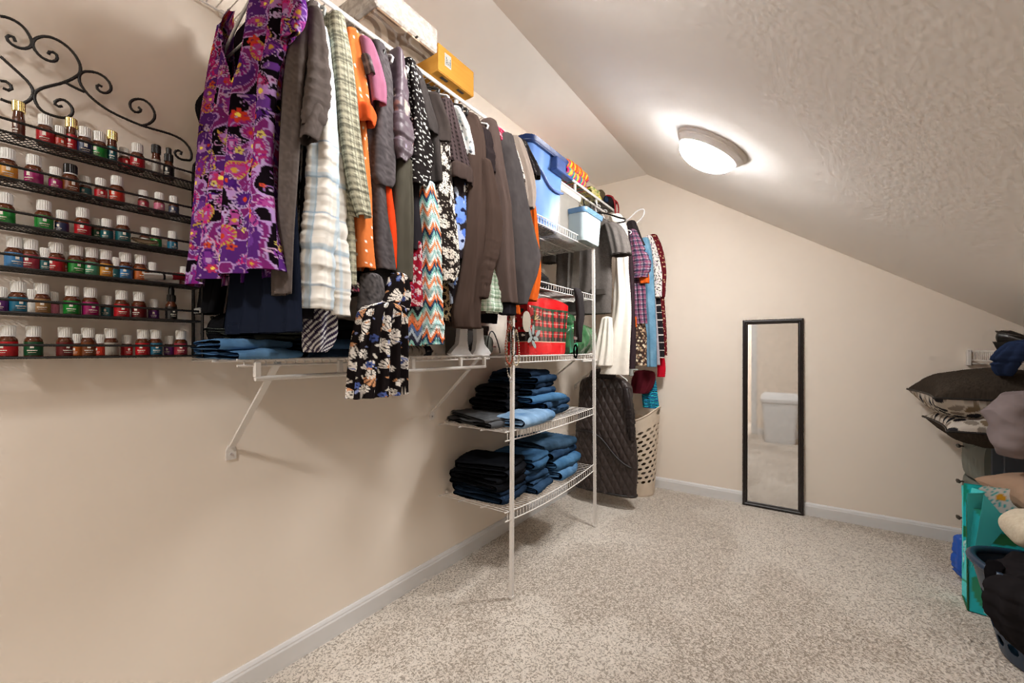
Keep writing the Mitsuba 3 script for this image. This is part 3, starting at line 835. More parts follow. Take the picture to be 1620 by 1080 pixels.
garment('eyelet_jacket', 'dark plum eyelet lace jacket with a plain wide cuff', 'jacket', eyelet,
        [('sleeve', [(701, 156, 6), (706, 180, 10), (712, 210, 13), (719, 240, 15), (724, 264, 17)], {'X': .48, 'rx': .03, 'res': .0028}),
         ('cuff', [(724, 258, 16), (726, 270, 18), (726, 289, 17)], {'X': .48, 'rx': .036, 'pat': plain('#3d3330'), 'label': 'plain wide cuff', 'n': 2.6})], (1.85, 1.35), hang='white')
garment('pale_floral_blouse', 'white blouse with small blue-grey flowers behind the eyelet jacket', 'blouse', pat_scatter('#dcdcd8', [(.018, (.004, .007), flower('#3b3b40', ['#8ea3ac', '#4b4d54', '#a9b9b9']))]),
        [('sleeve', [(717, 168, 4), (727, 190, 7), (737, 215, 8), (743, 240, 8), (744, 250, 6)], {'X': .47, 'rx': .025, 'res': .003})], (1.85, 1.4), hang='black')
garment('blue_flower_dress', 'black dress with large periwinkle blue flowers', 'dress', pat_scatter('#2a2528', [(.10, (.03, .05), flower('#1d2342', ['#6f8fd6', '#a9b9e4', '#c9d2ec'], 5, .15)), (.05, (.014, .024), leaf(['#5577c9', '#b9c6ea', '#e4e4ea']))]),
        [('front', [(722, 280, 10), (724, 330, 12), (726, 380, 13), (729, 412, 12)], {'X': .45, 'rx': .03, 'res': .0028}),
         ('hem', [(712, 420, 6), (714, 450, 8), (716, 482, 7)], {'X': .43, 'rx': .025, 'res': .003})], (1.85, 1.25), hang='black')
garment('dotted_tee', 'black short-sleeved tee with tiny white dots before the dark brown cardigan', 'tee', pat_scatter('#262122', [(.013, (.0016, .0026), dot('#ddd5cc'))]),
        [('sleeve', [(734, 280, 6), (738, 320, 8), (743, 352, 7)], {'X': .46, 'rx': .024, 'res': .003})], None, hang=None)
garment('cream_top', 'cream top hem peeking out low beside the daisy dress', 'top', plain('#cfc7ba', .08),
        [('hem', [(722, 415, 6), (728, 436, 8), (728, 457, 8)], {'X': .42, 'rx': .02})], None, hang=None)
garment('ring_print_top', 'black top with tan interlocking rings low under the daisy dress', 'top', pat_scatter('#1c191a', [(.034, (.018, .02), lambda x, y, r: [((np.abs(np.hypot(x, y) - .8) < .09) | (np.abs(np.hypot(x, y) - .55) < .06), lin('#b59a74'))])]),
        [('front', [(700, 435, 10), (703, 470, 14), (702, 508, 14)], {'X': .42, 'rx': .02, 'res': .0028, 'fold': .002})], None, hang=None)
garment('long_cardigan', 'long dark brown cardigan reaching down to the lower shelf', 'cardigan', plain('#40342f', .08, 20),
        [('front', [(738, 180, 9), (748, 205, 11), (752, 241, 11), (750, 330, 12), (746, 407, 13), (741, 460, 15), (737, 500, 18), (739, 519, 18)], {'X': .475, 'rx': .035, 'fold': .005}),
         ('sleeve', [(760, 250, 6), (767, 280, 9), (773, 315, 13), (776, 350, 15), (772, 390, 15), (763, 430, 11), (756, 472, 8)], {'X': .49, 'rx': .035, 'crease': .003})], (1.86, 1.15), hang='black')
garment('ruffle_top', 'small black top with ruffled trim between two brown cardigans', 'top', plain('#2a2425'),
        [('sleeve', [(762, 203, 6), (767, 235, 9), (770, 262, 9), (771, 273, 7)], {'X': .475, 'rx': .026, 'crease': .006})], (1.86, 1.4), hang='white')
garment('brown_cardigan', 'brown fine-knit cardigan with a long sleeve and dark cuff', 'cardigan', plain('#4e423e', .08, 20),
        [('sleeve', [(771, 188, 6), (777, 215, 9), (783, 260, 10), (793, 330, 11), (796, 407, 14), (801, 460, 14), (804, 480, 13)], {'X': .48, 'rx': .033}),
         ('cuff', [(803, 476, 9), (803, 498, 9)], {'X': .475, 'rx': .028, 'pat': plain('#222025'), 'label': 'black inner cuff'})], (1.87, 1.2), hang='white')
garment('sage_plaid_shirt', 'pale sage green plaid shirt tail below the brown cardigans', 'shirt', plaid('#a9c0a9', [('#e4ece0', .016, .003, 0, .8), ('#5f7d68', .016, .0025, .4, .6), ('#d8e2d4', .05, .008, .1, .5)]),
        [('tail', [(776, 385, 9), (776, 430, 12), (777, 470, 17), (778, 494, 18)], {'X': .455, 'rx': .03, 'res': .0026, 'crease': .004})], None, hang=None)
garment('blue_leaf_top', 'blue and grey leaf print top left of the sage plaid shirt tail', 'top', pat_scatter('#3a3f55', [(.03, (.012, .02), leaf(['#8ea0cc', '#c6cde0', '#55649a']))]),
        [('hem', [(756, 440, 6), (756, 462, 10), (755, 474, 11)], {'X': .42, 'rx': .02, 'res': .003})], None, hang=None)
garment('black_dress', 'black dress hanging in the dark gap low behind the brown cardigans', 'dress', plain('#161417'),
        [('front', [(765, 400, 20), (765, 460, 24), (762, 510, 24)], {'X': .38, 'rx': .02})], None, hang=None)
garment('lace_top', 'crimson lace cap-sleeve top near the far end of the rod', 'top', pat_scatter('#8c1a3a', [(.012, (.004, .006), flower('#5a0f22', ['#d1708a', '#b33a5a', '#e3b9c2']))]),
        [('sleeve', [(783, 200, 5), (789, 215, 8), (794, 230, 5)], {'X': .49, 'rx': .022, 'res': .003})], (1.87, 1.5, .15), hang='white')
garment('poncho', 'slate charcoal poncho with a wide pointed side at the far end of the rod', 'poncho', heather('#403c3d', '#4a4646', 40),
        [('wing', [(792, 212, 6), (796, 235, 10), (805, 270, 13), (813, 320, 17), (821, 370, 22), (827, 402, 24), (825, 430, 20), (820, 462, 10), (816, 482, 4)], {'X': .485, 'rx': .05, 'fold': .002, 'lam': .1})], (1.87, 1.3), hang='black')
garment('leopard_blouse', 'black and white speckled blouse behind the slate poncho', 'blouse', pat_scatter('#d8d2ca', [(.008, (.0022, .004), flower('#2b2523', ['#2b2523', '#3a3230']))]),
        [('sleeve', [(807, 232, 5), (815, 260, 7), (822, 287, 6)], {'X': .49, 'rx': .02, 'res': .0028})], (1.87, 1.5, .15), hang='white')
garment('beige_tee', 'beige-grey tee with a soft open sleeve second from the far end of the rod', 'tee', plain('#8f837a', .05),
        [('sleeve', [(812, 215, 6), (822, 245, 10), (831, 280, 10), (835, 310, 8), (835, 330, 5)], {'X': .485, 'rx': .026})], (1.87, 1.4), hang='white')
garment('speckled_tee', 'black tee with pale specks, last on the main rod beside the blue tote', 'tee', pat_scatter('#222022', [(.010, (.0009, .0014), dot('#a8a29d'))]),
        [('sleeve', [(820, 220, 6), (830, 245, 9), (840, 265, 11), (843, 280, 8)], {'X': .475, 'rx': .03, 'res': .0035})], (1.87, 1.45), hang='white')
garment('orange_top', 'burnt orange top hanging behind the slate poncho by the shelf tower', 'top', plain('#b8521f', .08),
        [('side', [(836, 320, 5), (840, 380, 8), (841, 430, 12), (834, 475, 13)], {'X': .43, 'rx': .03}),
         ('hem', [(806, 470, 15), (805, 495, 18)], {'X': .42, 'rx': .02})], None, hang=None)
garment('floral_skirt', 'pleated black skirt with white, peach and blue flowers hanging over the waist-high shelf edge', 'skirt',
        pat_scatter('#191516', [(.055, (.014, .020), fan(['#d6cfc6', '#cfc9c2', '#c08c68'])), (.06, (.008, .012), flower('#1a1c33', ['#4a5a92', '#36426e'], 6)), (.048, (.009, .013), daisy('#d2ccc4', '#2b2523', 9)), (.03, (.004, .008), leaf(['#bdb7ae', '#b8845f', '#7781a8']))]),
        [('yoke', [(628, 430, 12), (627, 460, 18), (617, 490, 28)], {'X': .47, 'rx': .03, 'res': .0026}),
         ('pleats', [(612, 478, 24), (607, 500, 35), (604, 540, 38), (602, 590, 41), (601, 626, 43)], {'X': .48, 'rx': .034, 'res': .0022, 'fold': .009, 'lam': .035, 'n': 2.6})], (1.9, 1.22, .14), Y=.70, spat=plain('#1b1718'), hang=None)

# hangers on the main rod, one to a garment
names = {'white': 'white', 'black': 'black', 'teal': 'teal', 'clear': 'clear'}
order = sorted(HANG)
cnt = {}
ordn = ['first', 'second', 'third', 'fourth', 'fifth', 'sixth', 'seventh', 'eighth', 'ninth', 'tenth', 'eleventh', 'twelfth', 'thirteenth', 'fourteenth', 'fifteenth', 'sixteenth', 'seventeenth', 'eighteenth', 'nineteenth', 'twentieth', 'twenty-first', 'twenty-second']
for y, kind, lb, _ in order:
    cnt[kind] = cnt.get(kind, 0) + 1
    hanger(y, kind, label='%s of the %s plastic hangers on the main rod counted from the near end' % (ordn[cnt[kind] - 1], names[kind]), group='hangers on the main rod')
# ------------------------------------------------------------------ wall rack with oil bottles
def wall_curve(pts, cx=0.1025, mirror=False):
    out = []
    for px, py in pts:
        p = at(px / 3.2727, py / 3.2727, 0, 0.03)
        out.append((0.03, 2 * cx - p[1] if mirror else p[1], p[2]))
    return out


rk = thing('bottle_rack', 'black wrought-iron wall rack with scrolled top and six mesh tiers of small oil bottles', 'wall rack')
RY0, RY1 = -0.25, 0.455
TZ = [1.519, 1.4235, 1.3285, 1.238, 1.1435, 1.0485]
strands = [[(985, 830), (987, 780), (950, 730), (870, 690), (735, 650), (650, 615), (560, 570), (490, 520), (440, 470), (415, 430), (410, 400), (425, 375), (460, 370), (520, 385), (565, 425), (575, 460), (555, 480), (520, 475), (500, 450), (515, 440), (530, 450)],
           [(735, 650), (780, 635), (802, 600), (790, 560), (750, 520), (710, 512), (675, 530), (675, 555), (695, 578), (720, 580), (730, 570), (715, 553)],
           [(985, 830), (955, 828), (920, 815), (905, 793), (918, 778), (938, 785), (935, 800)],
           [(437, 476), (390, 455), (335, 425)],
           [(410, 385), (370, 410), (335, 425), (260, 445), (210, 460), (180, 485), (185, 530), (220, 575), (280, 600), (340, 610), (375, 585), (365, 545), (330, 517), (295, 520), (285, 540), (300, 550), (322, 550)],
           [(410, 385), (415, 340), (385, 280), (320, 220), (250, 190), (195, 195), (170, 220), (185, 265), (230, 305), (275, 318), (297, 300), (285, 275), (260, 268), (250, 280)],
           [(2, 84), (50, 95), (110, 130), (150, 180), (165, 230), (140, 250), (90, 245), (45, 215), (35, 190), (55, 185), (80, 215)],
           [(172, 488), (150, 520), (100, 537), (50, 530), (2, 512)],
           [(172, 488), (150, 430), (100, 380), (50, 335), (2, 292)],
           [(2, 418), (45, 430), (62, 455), (40, 468), (15, 455)]]
for st in strands:
    for mr in (False, True):
        put(rk, 'scroll', mikit.ply(tube(wall_curve(st, mirror=mr), 0.0031, 8, step=0.006), 'm_black_iron', smooth=True))
for y in (RY0, RY1):
    put(rk, 'side_frame', mikit.ply(tube([(0.006, y, 1.045), (0.006, y, 1.565), (0.012, y, 1.588), (0.04, y, 1.594), (0.066, y, 1.588), (0.072, y, 1.565), (0.072, y, 1.045), (0.006, y, 1.045)], 0.0038, 8), 'm_black_iron', smooth=30))
mesh_wires = []
wdt = 0.066
for s in (-1, 1):
    for y in np.arange(RY0 - 0.03, RY1 + 0.03, 0.009):
        a, b = (0.006, y), (0.006 + wdt, y + s * 0.03)
        pts = np.array([a, b]); pts[:, 1] = np.clip(pts[:, 1], RY0 + 0.002, RY1 - 0.002)
        if abs(pts[0, 1] - pts[1, 1]) < 0.004: continue
        mesh_wires.append(tube([(pts[0, 0], pts[0, 1], 0), (pts[1, 0], pts[1, 1], 0)], 0.0011, 4))
mesh_ply = mikit.ply(cat_(*mesh_wires), 'm_black_iron')
rail_ply = mikit.ply(tube([(0.072, RY0, 0), (0.072, RY1, 0)], 0.0028, 8), 'm_black_iron', smooth=30)
back_ply = mikit.ply(tube([(0.006, RY0, 0), (0.006, RY1, 0)], 0.0024, 8), 'm_black_iron', smooth=30)
side_ply = mikit.ply(cat_(*[tube([(0.006, y, 0), (0.072, y, 0)], 0.0024, 6) for y in (RY0, RY1)]), 'm_black_iron')
for z in TZ:
    put(rk, 'tier_mesh', moved(mesh_ply, T().translate([0, 0, z - 0.002])), kind='stuff')
    for zz, pl_, nm in ((z - 0.001, rail_ply, 'front_rail'), (z + 0.026, rail_ply, 'guard_rail'), (z - 0.001, back_ply, 'back_rail'), (z + 0.026, side_ply, 'end_rail'), (z - 0.001, side_ply, 'end_rail')):
        put(rk, nm, moved(pl_, T().translate([0, 0, zz])))


def ribbed_cap(r, h, n=40):
    p = lathe([(0.0001, h), (r * 0.9, h), (r, h - 0.0015), (r, 0.001), (r, 0), (0.0001, 0)][::-1], n)
    v = p.vertices.copy(); rad = np.hypot(v[:, 0], v[:, 1]); i = np.arange(len(v))
    m = (rad > r * 0.95)
    v[m, :2] *= (1 + 0.035 * np.cos(math.pi * i[m]))[:, None]
    p.vertices = v
    return p


scene['m_amber'] = two({'type': 'principled', 'base_color': rgb('#4a2410'), 'roughness': 0.08, 'specular': 0.6})
scene['m_gold'] = {'type': 'roughconductor', 'material': 'Au', 'alpha': 0.15}
BT = {'large': (0.0143, 0.047, 0.0112, 0.021), 'small': (0.0112, 0.034, 0.0095, 0.019), 'roll-on': (0.0093, 0.058, 0.0096, 0.022), 'dropper': (0.0125, 0.05, 0.0095, 0.018), 'spray': (0.0115, 0.046, 0.0095, 0.02)}
GEO = {}
for t, (r, h, cr, ch) in BT.items():
    body = lathe([(0.0001, 0), (r * 0.92, 0), (r, 0.0015), (r, h * 0.74), (r * 0.93, h * 0.82), (cr * 0.86, h * 0.92), (cr * 0.82, h), (0.0001, h)], 28)
    lab = lathe([(r * 1.012, h * 0.06), (r * 1.016, h * 0.07), (r * 1.016, h * 0.69), (r * 1.012, h * 0.70)], 28)
    neck = lathe([(cr * 0.97, h - 0.0035), (cr * 1.0, h - 0.003), (cr * 1.0, h - 0.0005), (cr * 0.9, h)], 28)
    GEO[t] = (mikit.ply(body, 'm_amber', smooth=40), lab, mikit.ply(neck, 'm_white_plastic', smooth=40), ribbed_cap(cr, ch), h)
LAB, CAPS, EMB = {}, {}, {}


def label_ply(t, c):
    if (t, c) not in LAB:
        m = GEO[t][1]
        LAB[(t, c)] = mikit.ply(m, mat_of(c), smooth=True)
    return LAB[(t, c)]


MATS = {}


def mat_of(c, rough=0.2):
    if (c, rough) not in MATS:
        k = 'm_c%s_%d' % (c[1:], int(rough * 100)); scene[k] = plastic(c, rough); MATS[(c, rough)] = k
    return MATS[(c, rough)]


def cap_ply(t, c):
    if (t, c) not in CAPS:
        CAPS[(t, c)] = mikit.ply(GEO[t][3], 'm_gold' if c == 'gold' else mat_of(c, 0.15), smooth=25)
    return CAPS[(t, c)]


def emblem(t):
    """The pale round emblem and the two bars of fine print on a label."""
    if t not in EMB:
        r, h = BT[t][0] * 1.03, BT[t][1]
        ms = []
        for z0, z1, a in ((0.40, 0.58, 0.2), (0.28, 0.32, 0.55), (0.19, 0.215, 0.42)):
            th = np.linspace(-a, a, 8)
            lo = np.stack([r * np.cos(th), r * np.sin(th), np.full(8, h * z0)], -1); hi = lo.copy(); hi[:, 2] = h * z1
            ms.append(trimesh.Trimesh(np.vstack([lo, hi]), grid_faces(2, 8, False), process=False))
        EMB[t] = mikit.ply(cat_(*ms), 'm_print')
    return EMB[t]


scene['m_print'] = matte('#d9d2c6')
CN = {'red': '#c4202c', 'orange-red': '#cf3f22', 'navy': '#28345e', 'green': '#1f9a3c', 'teal': '#1d6f75', 'yellow': '#d9a52e', 'magenta': '#b01f75', 'amber': '#8a4a1c', 'white': '#dcdcd8', 'pink': '#d98aa5', 'slate': '#565f78',
      'dark green': '#17603c', 'mint': '#5fae8d', 'sky-blue': '#4f96c4', 'orange': '#c9742a', 'purple': '#6a2f7c', 'tan': '#b08a5a', 'sea-blue': '#1f7f9c', 'rose': '#b03a4c', 'black': '#1a1a1a', 'dark-red': '#7a1b1e', 'brown': '#6a3516', 'clear': '#b9b4ab'}
L_, S_ = 'large', 'small'
TIERS = [
    [(29.6, 'roll-on', 'brown', 'gold'), (72, L_, 'red', 0), (95, S_, 'orange-red', 0), (113, 'roll-on', 'red', 'gold'), (134, L_, 'navy', 0), (157, L_, 'green', 0), (177.5, 'roll-on', 'teal', 'gold'), (196.5, S_, 'red', 0), (217.5, L_, 'red', 0), (247, 'roll-on', 'clear', 'black'), (267, 'spray', 'black', 'black')],
    [(12, L_, 'yellow', 0), (53.5, L_, 'magenta', 0), (88, S_, 'magenta', 0), (111.5, L_, 'amber', 'black'), (135, S_, 'teal', 0), (159.5, S_, 'red', 0), (185, L_, 'orange-red', 0), (226.7, S_, 'rose', 0), (252, S_, 'pink', 0), (275, S_, 'slate', 0)],
    [(8, L_, 'green', 0), (69.5, L_, 'green', 0), (98, S_, 'navy', 0), (131, L_, 'red', 0), (151, S_, 'dark green', 0), (169, S_, 'teal', 0), (194.5, L_, 'teal', 0), (229, S_, 'white', 0), (247, S_, 'green', 0), (273, S_, 'sea-blue', 0)],
    [(23, L_, 'sky-blue', 0), (48, L_, 'rose', 0), (71, S_, 'teal', 0), (88.5, L_, 'red', 0), (104.5, S_, 'orange-red', 0), (120.5, L_, 'green', 0), (145, L_, 'mint', 0), (167, L_, 'yellow', 0), (182, S_, 'teal', 0), (198, L_, 'sky-blue', 0), (222, L_, 'orange', 0), (241, S_, 'white', 0), (291.7, S_, 'dark-red', 0)],
    [(1, S_, 'purple', 0), (29, L_, 'sea-blue', 0), (50, S_, 'white', 0), (65.5, L_, 'tan', 0), (83, S_, 'pink', 0), (114, L_, 'green', 0), (143, L_, 'magenta', 0), (169, S_, 'teal', 0), (192.5, L_, 'red', 0), (220, L_, 'dark-red', 0), (243, S_, 'purple', 0), (271, 'dropper', 'black', 'black')],
    [(12.5, L_, 'red', 0), (53, L_, 'dark green', 0), (103, L_, 'dark-red', 0), (120.5, S_, 'orange', 0), (139, L_, 'amber', 0), (157.5, S_, 'orange-red', 0), (175, L_, 'clear', 0), (200.5, S_, 'red', 0), (226, L_, 'red', 0), (246, L_, 'sea-blue', 0), (267.5, S_, 'purple', 0), (286, L_, 'rose', 0)]]
tn = ['top', 'second', 'third', 'fourth', 'fifth', 'bottom']
for ti, row in enumerate(TIERS):
    for bi, (px, t, c, cap) in enumerate(row):
        capc = cap or '#ebebe8'
        cw = {'gold': 'gold', 'black': 'black'}.get(cap, 'white')
        if cap == 'black': capc = '#161616'
        k = thing('oil_bottle', '%s-capped %s oil bottle with %s label, %s from left on the %s rack tier' % (cw, t, c, ordn[bi], tn[ti]), 'bottle', 'oil bottles on the wall rack')
        p = at(px, HY + (552.7 - HY), 0, 0.036)
        back = 0.030 if (bi % 3 == 1 and t == S_) else 0.044
        p = at(px, HY, 0, back)
        m = T().translate([back, float(p[1]), TZ[ti] + 0.0005]).rotate([0, 0, 1], -15 + 13 * ((bi * 7 + ti * 3) % 5 - 2))
        g = GEO[t]
        put(k, 'body', moved(g[0], m))
        lb = put(k, 'label', moved(label_ply(t, CN[c]), m))
        if c != 'clear': put(lb, 'emblem', moved(emblem(t), m))
        if t in (L_, S_): put(k, 'neck_ring', moved(g[2], m))
        put(k, 'cap', moved(cap_ply(t, capc), m @ T().translate([0, 0, g[4] - 0.0005])))
        if t == 'dropper':
            put(k, 'rubber_bulb', moved(mikit.ply(lathe([(0.0065, 0), (0.0068, 0.012), (0.005, 0.022), (0.0001, 0.026)], 20), 'm_black_plastic', smooth=True), m @ T().translate([0, 0, 0.067])))
        if t == 'spray':
            put(k, 'spray_head', moved(mikit.ply(lathe([(0.0062, 0), (0.0062, 0.016), (0.0050, 0.018), (0.0001, 0.018)], 20), mat_of('#4a4744'), smooth=30), m @ T().translate([0, 0, 0.065])))
# a roll-on lying across the fourth tier, a carved tag on the third
k = thing('oil_bottle', 'white-labelled red-capped roll-on bottle lying on its side on the fourth rack tier', 'bottle', 'oil bottles on the wall rack')
p = at(262, HY, 0, 0.055)
m = T().translate([0.055, float(p[1] - 0.045), TZ[3] + 0.0135]).rotate([1, 0, 0], -82)
r1 = lathe([(0.0001, 0), (0.0088, 0), (0.0093, 0.002), (0.0093, 0.055), (0.0085, 0.06), (0.0001, 0.06)], 24)
put(k, 'body', moved(mikit.ply(r1, mat_of('#d6d3cd'), smooth=40), m)); put(k, 'cap', moved(mikit.ply(lathe([(0.0096, 0.058), (0.0096, 0.082), (0.009, 0.085), (0.0001, 0.085)], 24), mat_of('#a5202a'), smooth=30), m))
put(k, 'black_band', moved(mikit.ply(lathe([(0.0095, 0.038), (0.0095, 0.043)], 24), mat_of('#161616')), m))
k = thing('tag', 'small pale carved tag with rope pattern leaning at the front of the third rack tier', 'tag')
th = np.linspace(0, 2 * np.pi, 30)[:-1]
import shapely
tagm = trimesh.creation.extrude_polygon(shapely.Polygon([(0.028 * np.cos(a), 0.006 * np.sin(a) + 0.004 * np.cos(a) ** 2) for a in th]), 0.003, engine='earcut')
tagm.apply_transform(TR((0.062, float(at(229, HY, 0, .062)[1]), TZ[2] + 0.010)) @ RZ(-math.pi / 2, (0, 0, 1)) @ RZ(math.pi / 2, (1, 0, 0)))
put(k, 'plate', mikit.ply(tagm, mat_of('#b7a887')))
put(k, 'rope_edge', mikit.ply(tube([(0.0655, float(at(229, HY, 0, .062)[1]) + 0.026 * np.cos(a), TZ[2] + 0.010 + 0.005 * np.sin(a) + 0.004 * np.cos(a) ** 2) for a in th], 0.0010, 6), mat_of('#4f4028')))


# ------------------------------------------------------------------ soft heaps
def lump(c, half, rot=0.0, n=(2.6, 3.2), amp=0.012, f=9, wrinkle=0.006, wf=(10, 30), pat=None, res=0.009, seed=0, layers=0, groove=0.0, tilt=0.0, flat=True):
    """A folded or heaped cloth: a rounded slab with fold lines; its underside is flat."""
    hx, hy, hz = half
    nph = max(24, int(2 * np.pi * max(hx, hy) / res)); nth = max(12, int((np.pi * max(hz, min(hx, hy) * 0.8)) / res))
    ph = np.linspace(0, 2 * np.pi, nph, endpoint=False); thh = np.linspace(-np.pi / 2, np.pi / 2, nth)
    PH, TH = np.meshgrid(ph, thh)
    sp = lambda x, e: np.sign(x) * np.abs(x) ** e
    e1, e2 = 2 / n[0], 2 / n[1]
    x, y, z = sp(np.cos(TH), e1) * sp(np.cos(PH), e2), sp(np.cos(TH), e1) * sp(np.sin(PH), e2), sp(np.sin(TH), e1)
    P = np.stack([x * hx, y * hy, z * hz], -1)
    N = np.stack([x / hx, y / hy, z / hz], -1); N /= np.linalg.norm(N, axis=-1, keepdims=True) + 1e-9
    d = amp * 2 * (meshkit.fbm(P * f + seed * 4.7, 3, seed) - 0.5)
    w = meshkit.fbm(P * np.array([wf[0], wf[0] * 1.2, wf[1]]) + seed, 2, seed + 3)
    d += wrinkle * (1 - 4.5 * np.abs(w - 0.5))
    if layers:
        side = np.sqrt(np.clip(1 - N[..., 2] ** 2, 0, 1))
        wob = 0.25 * (meshkit.fbm(P * 6 + seed, 2, seed + 7) - 0.5)
        d -= groove * side * np.abs(np.cos(np.pi * layers * ((P[..., 2] / hz + 1) / 2 + wob))) ** 6
    P = P + N * d[..., None]
    if flat:
        P[..., 2] = np.maximum(P[..., 2], -hz * 0.96)
    ca, sa = math.cos(rot), math.sin(rot)
    R = np.array([[ca, -sa, 0], [sa, ca, 0], [0, 0, 1]]) @ np.array([[math.cos(tilt), 0, math.sin(tilt)], [0, 1, 0], [-math.sin(tilt), 0, math.cos(tilt)]])
    V = P.reshape(-1, 3) @ R.T + np.array(c)
    f_ = grid_faces(nth, nph)
    U = (PH * (hx + hy) / 2).ravel(); Q = (-TH * (hz + min(hx, hy))).ravel()
    return (V, f_), pat(U + P[..., 2].ravel() * 0.3, Q, np.random.default_rng(seed))


def folded(c, half, rot, layers, pat, seed, amp=.014, crease=.008, res=.008):
    """A garment folded to and fro: a thick sheet in a serpentine, its folds at the long sides, its ends rounded off."""
    hx, hy, hz = half; rng = np.random.default_rng(seed)
    t = hz / layers * .98
    zs = [(-hz + t * (2 * i + 1)) for i in range(layers)]
    pts = []
    for i, z in enumerate(zs):
        a, b = (-1, 1) if i % 2 == 0 else (1, -1)
        ea, eb = hx * rng.uniform(.84, 1.0), hx * rng.uniform(.84, 1.0)
        for q in np.linspace(0, 1, 14):
            pts.append((a * ea + (b * eb - a * ea) * q, z))
        if i < layers - 1:
            for w in (.25, .5, .75):
                pts.append((b * eb + b * t * .8 * math.sin(math.pi * w), z + 2 * t * w))
    pts = np.array(pts); q = np.r_[0, np.cumsum(np.linalg.norm(np.diff(pts, axis=0), axis=1))]
    n = int(q[-1] / res); pts = np.stack([np.interp(np.linspace(0, q[-1], n), q, pts[:, i]) for i in (0, 1)], -1)
    tg = np.gradient(pts, axis=0); tg /= np.linalg.norm(tg, axis=1, keepdims=True); nr = np.stack([-tg[:, 1], tg[:, 0]], -1)
    cap = np.linspace(0, np.pi, 5)[1:-1]
    ring_c = np.vstack([pts, np.repeat(pts[-1:], 3, 0), pts[::-1], np.repeat(pts[:1], 3, 0)])
    ring_n = np.vstack([nr, [nr[-1] * math.cos(a) + tg[-1] * math.sin(a) for a in cap], -nr[::-1], [-nr[0] * math.cos(a) - tg[0] * math.sin(a) for a in cap]])
    ny = max(14, int(2 * hy / res)); ys = np.linspace(-1, 1, ny)
    th = t * np.sqrt(np.clip(1 - np.abs(ys) ** 7, 0.02, 1))
    R = ring_c[None] + ring_n[None] * th[:, None, None]
    Y = np.repeat((ys * hy)[:, None], len(ring_c), 1)
    P = np.stack([R[..., 0], Y, R[..., 1]], -1)
    F = np.stack([np.repeat(ring_c[None, :, 0], ny, 0), Y, np.repeat(ring_c[None, :, 1], ny, 0)], -1)
    up = np.clip((P[..., 2] + hz) / (2 * hz), 0, 1)
    for ax_, k_ in ((0, 1.0), (1, .9), (2, .75)):
        P[..., ax_] += amp * k_ * 2 * (meshkit.fbm(F * 8 + seed * 3.7 + ax_ * 11, 3, seed + ax_) - .5) * (up if ax_ == 2 else 1)
    w = meshkit.fbm(F * np.array([9, 15, 34]) + seed, 2, seed + 8)
    P[..., [0, 2]] += (ring_n[None] * (crease * (1 - 4.5 * np.abs(w - .5)))[..., None]) * np.array([1, .6])
    edge = np.abs(ys) ** 3
    P[..., 0] *= 1 + .10 * (edge * rng.uniform(-1, 1))[:, None]
    P[..., 2] = np.maximum(P[..., 2], -hz)
    ca, sa = math.cos(rot), math.sin(rot)
    V = np.stack([c[0] + P[..., 0] * ca - P[..., 1] * sa, c[1] + P[..., 0] * sa + P[..., 1] * ca, c[2] + hz + P[..., 2]], -1)
    nu = len(ring_c); v = V.reshape(-1, 3); f = grid_faces(ny, nu)
    ul = np.r_[np.arange(n), [n] * 3, np.arange(n)[::-1], [0] * 3] * res
    U, Q = np.repeat(ul[None], ny, 0).ravel(), Y.ravel()
    col = pat(U, Q, rng)
    if 'seam' in pat.__dict__ and pat.seam:
        m = (np.abs(np.abs(Q) - hy * .93) < .0035) & (np.mod(U, .008) < .006)
        col[m] = col[m] * .5 + lin('#a58d62') * .5
    v = np.vstack([v, V[0].mean(0), V[-1].mean(0)]); m0 = ny * nu; jj = np.arange(nu)
    # closed ends: each end is already pinched to the sheet's own line
    return (v[:m0], f), col


def fold_stack(name, label, cat, c, half, rot, pats, seed, group=None, tilt=0.0, n=(2.4, 3.4)):
    """A stack of folds of one garment: each fold a part."""
    k = thing(name, label, cat, group)
    m = len(pats); hz = half[2] / m; rng = np.random.default_rng(seed)
    for i, p in enumerate(pats):
        o = rng.uniform(-0.014, 0.014, 2)
        fab(k, 'fold', folded((c[0] + o[0], c[1] + o[1], c[2] + hz * 2 * i), (half[0] * rng.uniform(.9, 1.04), half[1] * rng.uniform(.9, 1.04), hz * 1.04), rot + rng.uniform(-.14, .14), 2 if hz < .028 else 3, p, seed * 7 + i))
    return k


DB, DM, DD, DK = denim('#1f3148', '#3c5877'), denim('#3a6490', '#7199bd'), denim('#16202e', '#283a52'), denim('#15161a', '#23262c')
DG = denim('#3f4145', '#74777a')
# lower shelf on the left, below the long rail
zl = 1.041
fold_stack('jeans', 'bright blue folded jeans at the near end of the waist-high shelf', 'jeans', (.165, .535, zl), (.135, .085, .024), 0.0, [DM, DM], 31)
fold_stack('jeans', 'dark blue folded jeans on the waist-high shelf below the white plaid shirt', 'jeans', (.175, .70, zl), (.13, .10, .026), .05, [DD, DB], 32)
fold_stack('jeans', 'black folded jeans stack behind the striped blouse hem', 'jeans', (.16, .74, zl + .052), (.11, .09, .03), .1, [DK, DK], 33)
fold_stack('trousers', 'olive-grey folded trousers lying on top of the bright blue jeans', 'trousers', (.16, .55, zl + .048), (.12, .075, .018), .1, [plain('#3f4440', .12), plain('#4c514b', .12)], 34)
fold_stack('jeans', 'black jeans pile on the waist-high shelf hidden behind the pleated floral skirt', 'jeans', (.165, .91, zl), (.125, .09, .035), 0, [DK, DD], 35)
k = thing('cap', 'black baseball cap resting against the wall at the near end of the waist-high shelf', 'cap')
